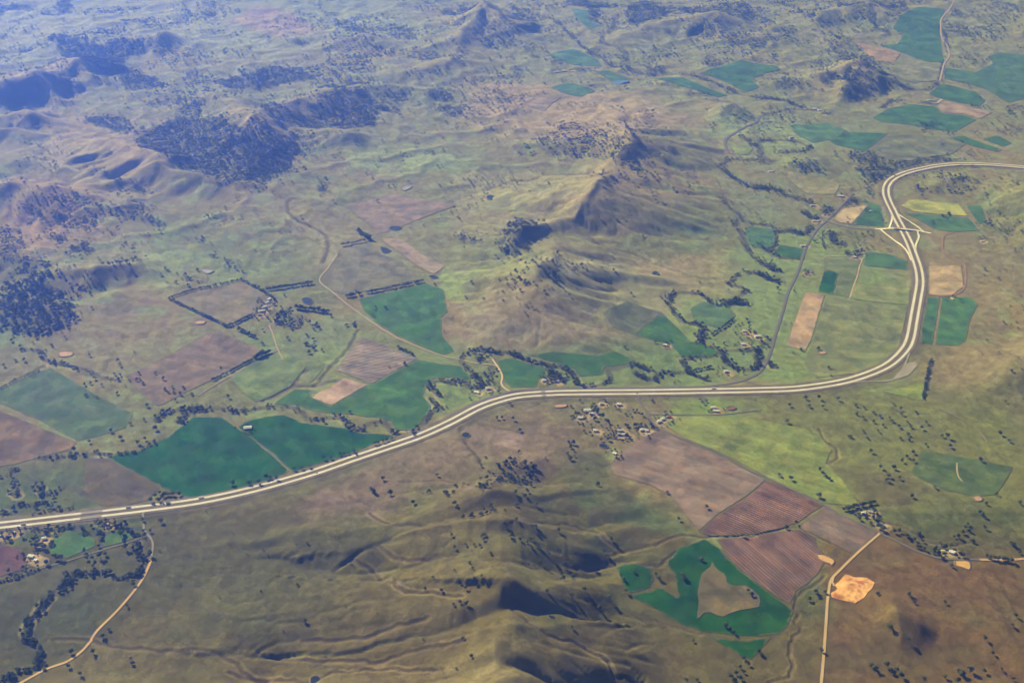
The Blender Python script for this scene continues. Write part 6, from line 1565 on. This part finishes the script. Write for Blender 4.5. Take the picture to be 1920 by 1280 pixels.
def quarry():
    m, nt, b = new_mat("quarry_earth")
    co = node(nt, "ShaderNodeNewGeometry").outputs["Position"]
    c = mixc(nt, map_range(nt, noise_out(nt, co, .035, 5, .65), .38, .62, 0, 1), (0.40, 0.15, 0.055), (0.85, 0.48, 0.17))
    c = mixc(nt, map_range(nt, noise_out(nt, co, .06, 4, .6), .55, .7, 0, .8), c, (0.30, 0.14, 0.07))
    nt.links.new(c, b.inputs["Base Color"])
    P = place(Z(1420, 950, [(610, 520), (640, 485), (700, 510), (790, 512), (850, 545), (815, 600), (760, 660), (700, 692), (600, 672), (540, 655), (528, 625), (580, 590), (560, 560)]))
    o = draped("quarry", P, m, .3, 5.0, label="bare orange earth quarry scraped out beside the dirt road", cat="quarry", kind="structure")
    me = o.data
    n = len(me.vertices)
    co_ = np.zeros(n * 3); me.vertices.foreach_get("co", co_); co_ = co_.reshape(-1, 3)
    d, _ = line_dist(co_[:, 0], co_[:, 1], np.vstack([P, P[:1]]))
    f = sstep(2, 22, d)
    co_[:, 2] += f * (6.0 * np.abs(fbm(co_[:, 0] / 26, co_[:, 1] / 26, 3, 501)) + 1.5)
    me.vertices.foreach_set("co", co_.ravel()); me.update()


quarry()
P = place(Z(1420, 620, [(985, 338), (1070, 236), (1140, 222), (1152, 255), (1090, 322), (1010, 348)]))
draped("rest_area", P, road_material("road_gravel", (0.30, 0.265, 0.21)), .2, 3.0, label="pale gravel rest area inside the highway bend", cat="lay-by", kind="structure")


# ------------------------------------------------------------------ houses and sheds


def house(h, xy):
    name, lab, px, L, W, H, turn, rc, wc = h
    L *= .85; W *= .85
    z = float(min(hz(xy[0] + a, xy[1] + b) for a in (-L / 2, L / 2) for b in (-W / 2, W / 2)))
    root = obj(name, None, loc=(xy[0], xy[1], z), label=lab, cat="house" if name == "house" else "shed", group="farm buildings and houses")
    root.rotation_euler.z = math.radians(turn)
    l, w = L / 2, W / 2
    rh = W * .22
    V = [(-l, -w, -1.5), (l, -w, -1.5), (l, w, -1.5), (-l, w, -1.5), (-l, -w, H), (l, -w, H), (l, w, H), (-l, w, H), (-l, 0, H + rh), (l, 0, H + rh)]
    F = [(0, 1, 5, 4), (2, 3, 7, 6), (1, 2, 6, 9, 5), (3, 0, 4, 8, 7)]
    obj("wall", mesh_from("wall", V, F, cached("wall_paint", wc)), root)
    e = .7; t = .25
    dz = rh / w * e
    V, F = [], []
    for s in (-1, 1):
        b = len(V)
        for zt in (0.05, .05 + t):
            V += [(-l - e, s * (w + e), H - dz + zt), (l + e, s * (w + e), H - dz + zt), (l + e, 0, H + rh + zt), (-l - e, 0, H + rh + zt)]
        F += [(b, b + 1, b + 2, b + 3), (b + 4, b + 7, b + 6, b + 5), (b, b + 4, b + 5, b + 1), (b + 1, b + 5, b + 6, b + 2), (b + 3, b + 2, b + 6, b + 7), (b, b + 3, b + 7, b + 4)]
    obj("roof", mesh_from("roof", V, F, cached("roof_metal", rc, rough=.45)), root)
    # doors and windows on the long sides
    gl = cached("window_glass", (0.03, 0.04, 0.05), rough=.2)
    if name == "house":
        for x in (-L * .3, L * .3):
            for s in (-1, 1):
                V, F = [], []; box(V, F, x - 1.1, x + 1.1, s * (w + .03) - .04, s * (w + .03) + .04, H * .35, H * .75)
                obj("window", mesh_from("window", V, F, gl), root)
        V, F = [], []; box(V, F, -.6, .6, -w - .08, -w + .02, 0, 2.1); obj("door", mesh_from("door", V, F, cached("door_paint", (0.2, 0.12, 0.08))), root)
        V, F = [], []; box(V, F, L * .2 - .5, L * .2 + .5, .6, 1.6, H, H + rh + 1.2)
        obj("chimney", mesh_from("chimney", V, F, cached("brick", (0.3, 0.14, 0.1))), root)
    else:
        V, F = [], []; box(V, F, -L * .18, L * .18, -w - .08, -w + .02, 0, H * .8); obj("door", mesh_from("door", V, F, cached("door_metal", (0.25, 0.25, 0.26))), root)


for h, xy in zip(HOUSES, HOUSE_XY):
    house(h, xy)


# ------------------------------------------------------------------ trees
def ico():
    t = (1 + 5 ** .5) / 2
    v = np.array([(-1, t, 0), (1, t, 0), (-1, -t, 0), (1, -t, 0), (0, -1, t), (0, 1, t), (0, -1, -t), (0, 1, -t), (t, 0, -1), (t, 0, 1), (-t, 0, -1), (-t, 0, 1)], float)
    v /= np.linalg.norm(v[0])
    f = np.array([(0, 11, 5), (0, 5, 1), (0, 1, 7), (0, 7, 10), (0, 10, 11), (1, 5, 9), (5, 11, 4), (11, 10, 2), (10, 7, 6), (7, 1, 8), (3, 9, 4), (3, 4, 2), (3, 2, 6), (3, 6, 8), (3, 8, 9), (4, 9, 5), (2, 4, 11), (6, 2, 10), (8, 6, 7), (9, 8, 1)])
    return v, f


IV, IF = ico()


def crown_arrays(seed, lobes, leaves, wide=1.0, tall=1.0, top=1.0):
    """unit tree: crown about 1 wide, tree about 1 tall; returns vertices and triangles"""
    r = np.random.default_rng(seed)
    V, T = [], []
    n = 0
    for k in range(lobes):
        a = 2 * math.pi * (k + r.random() * .7) / lobes
        rad = (0.06 if k == 0 else .17 + .13 * r.random()) * wide
        c = np.array([math.cos(a) * rad, math.sin(a) * rad, (.50 + .32 * r.random() + (.1 if k == 0 else 0)) * top])
        s = (.17 + .09 * r.random()) * np.array([wide, wide, tall * .8])
        v = IV * (1 + .30 * (r.random((12, 1)) - .5) * 2) * s + c
        V.append(v); T.append(IF + n); n += 12
        for _ in range(leaves):
            d = r.normal(size=3); d /= np.linalg.norm(d)
            p = c + d * s * (1.0 + .45 * r.random())
            q = r.normal(size=(3, 3)) * .055
            V.append(p + q); T.append(np.array([[n, n + 1, n + 2]])); n += 3
    return np.concatenate(V), np.concatenate(T)


def tube(V, F, a, b, ra, rb, k=5):
    a = np.array(a, float); b = np.array(b, float)
    d = b - a; d /= np.linalg.norm(d)
    u = np.cross(d, (1, 0, 0.3)); u /= np.linalg.norm(u); w = np.cross(d, u)
    s = len(V)
    for c, rr in ((a, ra), (b, rb)):
        for i in range(k):
            t = 2 * math.pi * i / k
            V.append(tuple(c + rr * (math.cos(t) * u + math.sin(t) * w)))
    for i in range(k):
        j = (i + 1) % k
        F.append((s + i, s + j, s + k + j, s + k + i))


PROTO = []
for k in range(7):
    cv, ct = crown_arrays(900 + k, 5 + k % 4, 12, 1.0 + .12 * (k % 3 - 1), 1.0, 1.0)
    crown_me = mesh_np("crown", cv, ct, M_LEAF if k % 3 else M_LEAF2, False)
    V, F = [], []
    tube(V, F, (0, 0, -.08), (.015, .01, .38), .035, .022)
    for q in range(4):
        a = q * 1.7 + k
        tube(V, F, (.012, .008, .30 + .03 * q), (.2 * math.cos(a), .2 * math.sin(a), .58 + .03 * q), .014, .006, 4)
    PROTO.append((crown_me, mesh_from("trunk", V, F, M_BARK, True)))

ORD = ["first", "second", "third", "fourth", "fifth", "sixth", "seventh", "eighth", "ninth", "tenth", "eleventh", "twelfth", "thirteenth", "fourteenth", "fifteenth"]
SMALL = []           # trees left for the masses: x, y, width, height
groups = []
for phrase, x0, y0, pts, wid in TREES:
    px = sorted(Z(x0, y0, pts))
    xy = place(px)
    scale = np.mean([FPX / (p[1] * _cp + CAM_H * _sp) for p in xy]) * wid
    groups.append((scale, phrase, px, xy, wid))
groups.sort(key=lambda g: -g[0])
count = 0
for scale, phrase, px, xy, wid in groups:
    if count + len(xy) > 300:
        for p in xy: SMALL.append((p[0], p[1], wid * random.uniform(.8, 1.2), wid * random.uniform(.8, 1.2)))
        continue
    for k, p in enumerate(xy):
        where = ORD[k] + " tree from the left"
        z = float(hz(p[0], p[1]))
        root = obj("tree", None, loc=(p[0], p[1], z), label=where + " " + phrase, cat="tree", group="trees " + phrase)
        root.rotation_euler.z = random.uniform(0, 6.28)
        w = wid * random.uniform(.85, 1.3)
        root.scale = (w, w, w * random.uniform(.85, 1.15))
        cm, tm = random.choice(PROTO)
        obj("trunk", tm, root); obj("crown", cm, root)
        count += 1

LITE_N = [crown_arrays(1300 + k, 4 + k % 2, 7) for k in range(6)]
LITE_F = [crown_arrays(1400 + k, 3, 4) for k in range(6)]


def mass(name, items, mat, **kw):
    """many small trees that read as one mass: one mesh"""
    items = np.array(items, float)
    if len(items) == 0:
        return
    z = hz(items[:, 0], items[:, 1])
    VV, TT = [], []
    n = 0
    which = RNG.integers(0, 6, len(items)); far = items[:, 1] > 4300
    ang = RNG.random(len(items)) * 6.283
    for lite, fl in ((LITE_N, False), (LITE_F, True)):
        for k in range(6):
            ii = np.nonzero((which == k) & (far == fl))[0]
            if len(ii) == 0: continue
            v, t = lite[k]
            c, s = np.cos(ang[ii])[:, None], np.sin(ang[ii])[:, None]
            w = items[ii, 2][:, None]; h = items[ii, 3][:, None]
            x = items[ii, 0][:, None] + w * (c * v[None, :, 0] - s * v[None, :, 1])
            y = items[ii, 1][:, None] + w * (s * v[None, :, 0] + c * v[None, :, 1])
            zz = z[ii][:, None] + h * (v[None, :, 2] - .1)
            VV.append(np.stack([x, y, zz], -1).reshape(-1, 3))
            T = t[None] + (np.arange(len(ii)) * len(v))[:, None, None] + n
            TT.append(T.reshape(-1, 3)); n += len(ii) * len(v)
    me = mesh_np(name, np.concatenate(VV), np.concatenate(TT), mat, False)
    print(name, len(items), "trees", len(me.polygons), "tris")
    return obj(name, me, kind="stuff", **kw)


def clear_of_roads(x, y, margin):
    ok = np.ones(len(x), bool)
    for P, hw_ in [(HWY, 20)] + [(p, r[3] * .5 + 3) for p, r in zip(ROAD_W, ROADS)]:
        m = (x > P[:, 0].min() - 30) & (x < P[:, 0].max() + 30) & (y > P[:, 1].min() - 30) & (y < P[:, 1].max() + 30) & ok
        ii = np.nonzero(m)[0]
        if len(ii) == 0: continue
        d, _ = line_dist(x[ii], y[ii], P[::2] if len(P) > 6 else P)
        ok[ii[d < hw_ + margin]] = False
    return ok


def in_field(x, y):
    i = np.clip(((x - GX0) / DX).astype(int), 0, NX - 1); j = np.clip(((y - GY0) / DX).astype(int), 0, NY - 1)
    return FINSIDE[j, i]


wood = []
for (px, dens, clump), P in zip(WOODS, WOOD_W):
    a = 0.5 * abs(np.dot(P[:, 0], np.roll(P[:, 1], 1)) - np.dot(P[:, 1], np.roll(P[:, 0], 1)))
    n = int(a / 1e4 * dens * 1.5)
    x = RNG.uniform(P[:, 0].min() - 25, P[:, 0].max() + 25, n * 9 + 30); y = RNG.uniform(P[:, 1].min() - 25, P[:, 1].max() + 25, n * 9 + 30)
    wx = x + 30 * gnoise(x / 50, y / 50, 601); wy = y + 30 * gnoise(x / 50, y / 50, 602)
    m = inside(wx, wy, P)
    if clump > 0:
        m &= (gnoise(x / 45, y / 45, 603) + .5 * gnoise(x / 18, y / 18, 604)) > (clump - .43) * 1.1 + RNG.normal(0, .12, len(x))
    x, y = x[m][:n], y[m][:n]
    k_ = RNG.random(len(x)) < .32
    x = x + k_ * RNG.normal(0, 34, len(x)); y = y + k_ * RNG.normal(0, 34, len(x))
    ok = clear_of_roads(x, y, 4)
    for u, v in zip(x[ok], y[ok]):
        w = 7 + 12 * random.random() ** 1.6
        wood.append((u, v, w, w * random.uniform(.75, 1.1)))
mass("woodland", wood, M_LEAF, label="dark eucalypt woods and scrub on the hills", cat="woodland")

riv = []
for (px, n, spread), P in zip(CREEK_TREES, CTREE_W):
    n = int(n * (1.7 if spread >= 40 else .95)); k = RNG.integers(0, len(P), n)
    g = gnoise(k / 9.0, np.full(n, len(P) * 1.37), 611)
    x = P[k, 0] + RNG.normal(0, spread * .3, n) + RNG.uniform(-6, 6, n); y = P[k, 1] + RNG.normal(0, spread * .3, n) + RNG.uniform(-6, 6, n)
    ok = (g > -.4) & clear_of_roads(x, y, 2)
    for u, v in zip(x[ok], y[ok]):
        w = 4 + 12 * random.random() ** 1.5
        riv.append((u, v, w, w * random.uniform(.75, 1.1)))
mass("creekside_trees", riv, M_LEAF2, label="dark winding belts of trees along the creeks", cat="trees")

hed = []
for (px, wdt), P in zip(HEDGES, HEDGE_W):
    for p in P:
        if random.random() < .9:
            w = wdt * random.uniform(.8, 1.3)
            hed.append((p[0] + random.uniform(-2, 2), p[1] + random.uniform(-2, 2), w, w * random.uniform(.7, 1.0)))
mass("hedgerow_trees", hed, M_LEAF2, label="dark hedgerows planted in straight lines round the farm paddocks", cat="hedgerows")

n = 90000
x = RNG.uniform(-4200, 4200, n); y = RNG.uniform(1700, 9900, n)
dens = gnoise(x / 420, y / 420, 621) + .7 * gnoise(x / 130, y / 130, 622) + .5 * gnoise(x / 50, y / 50, 623)
dens += .30 * sstep(3600, 7000, y) - .12 + .3 * sstep(15, 80, bil(HILL, x, y))
ok = (dens > .41 + RNG.normal(0, .18, n)) & ~in_field(x, y)
x, y = x[ok], y[ok]
ok = clear_of_roads(x, y, 6)
# the open slopes of the foreground stay nearly bare
ok &= RNG.random(len(x)) < (.03 + .57 * sstep(3000, 4200, y) + .4 * sstep(4500, 6500, y))
for u, v in zip(x[ok], y[ok]):
    w = 4 + 11 * random.random() ** 1.7 + 7 * min(1, max(0, (v - 4000) / 4000))
    SMALL.append((u, v, w, w * random.uniform(.75, 1.1)))
# a few paddock trees stand in the fields as well
x = RNG.uniform(-3500, 3500, 900); y = RNG.uniform(3200, 9000, 900)
ok = in_field(x, y) & (RNG.random(900) < .35)
ok &= clear_of_roads(x, y, 8)
for u, v in zip(x[ok], y[ok]):
    w = random.uniform(9, 18)
    SMALL.append((u, v, w, w * random.uniform(.75, 1.1)))
_q = np.repeat(HOUSE_XY, 9, axis=0)
_a = RNG.random(len(_q)) * 6.283; _r = RNG.uniform(15, 45, len(_q))
_q = _q + np.stack([np.cos(_a), np.sin(_a)], 1) * _r[:, None]
for u, v in _q[clear_of_roads(_q[:, 0], _q[:, 1], 2)]:
    w = 4 + 8 * random.random()
    SMALL.append((u, v, w, w * random.uniform(.75, 1.1)))
mass("scattered_trees", SMALL, M_LEAF, label="scattered paddock trees dotted over the grassland", cat="trees")


# ------------------------------------------------------------------ traffic
def wheel_mesh():
    V, F = [], []
    tube(V, F, (0, -.15, 0), (0, .15, 0), .5, .5, 10)
    F.append(tuple(range(9, -1, -1))); F.append(tuple(range(10, 20)))
    return mesh_from("wheel", V, F, cached("tyre", (0.02, 0.02, 0.02)))


WHEEL = wheel_mesh()
for nm, lab, px, side, L, col in CARS:
    k = int(np.argmin(np.abs(_hx - px) + (_hy < 600) * 1e6))
    t = HWY[k + 1] - HWY[k - 1]; t = t / np.linalg.norm(t)
    nrm = np.array([-t[1], t[0]])
    c = HWY[k] + nrm * (-side) * 12.0 + nrm * 1.8
    z = max(float(HWY_Z[k]), float(hz(c[0], c[1]))) + float(zoff(c[1])) + .8
    root = obj(nm, None, loc=(c[0], c[1], z), label=lab, cat=nm, group="traffic on the highway")
    root.rotation_euler.z = math.atan2(t[1], t[0]) + (math.pi if side > 0 else 0)
    m = cached("car_paint", col, rough=.35)
    if nm == "truck":
        V, F = [], []; box(V, F, L / 2 - 3, L / 2, -1.2, 1.2, .6, 3.0); obj("cab", mesh_from("cab", V, F, m), root)
        V, F = [], []; box(V, F, -L / 2, L / 2 - 3.5, -1.25, 1.25, 1.1, 3.9); obj("trailer", mesh_from("trailer", V, F, m), root)
        wx = (-L / 2 + 1.2, -L / 2 + 2.6, L / 2 - 1.2)
    else:
        V, F = [], []; box(V, F, -L / 2, L / 2, -.9, .9, .35, .95); obj("body", mesh_from("body", V, F, m), root)
        V, F = [], []; box(V, F, -L * .32, L * .2, -.75, .75, .95, 1.5); obj("cabin", mesh_from("cabin", V, F, cached("window_glass", (0.03, 0.04, 0.05), rough=.2)), root)
        wx = (-L * .3, L * .3)
    for a in wx:
        for s in (-1, 1):
            w_ = obj("wheel", WHEEL, root); w_.location = (a, s * 1.0, .5 if nm == "truck" else .35); w_.scale = (1, 1, 1) if nm == "truck" else (.7, .7, .7)

# ------------------------------------------------------------------ the air
R = 29000.0
V, F = [], []
box(V, F, -R, R, -R, R, float(HF.min()) - 120.0, CAM_H + 40.0)
hm = bpy.data.materials.new("haze_air"); hm.use_nodes = True
nt = hm.node_tree
for nd in list(nt.nodes): nt.nodes.remove(nd)
pv = nt.nodes.new("ShaderNodeVolumePrincipled")
pv.inputs["Color"].default_value = (*HAZE_COLOR, 1)
pv.inputs["Absorption Color"].default_value = (1, 1, 1, 1)
pv.inputs["Density"].default_value = HAZE_DENSITY
pv.inputs["Anisotropy"].default_value = 0.72
mo = nt.nodes.new("ShaderNodeOutputMaterial")
nt.links.new(pv.outputs[0], mo.inputs["Volume"])
obj("haze", mesh_from("haze", V, F, hm), kind="stuff", label="blue summer haze filling the air over the valley", cat="haze")
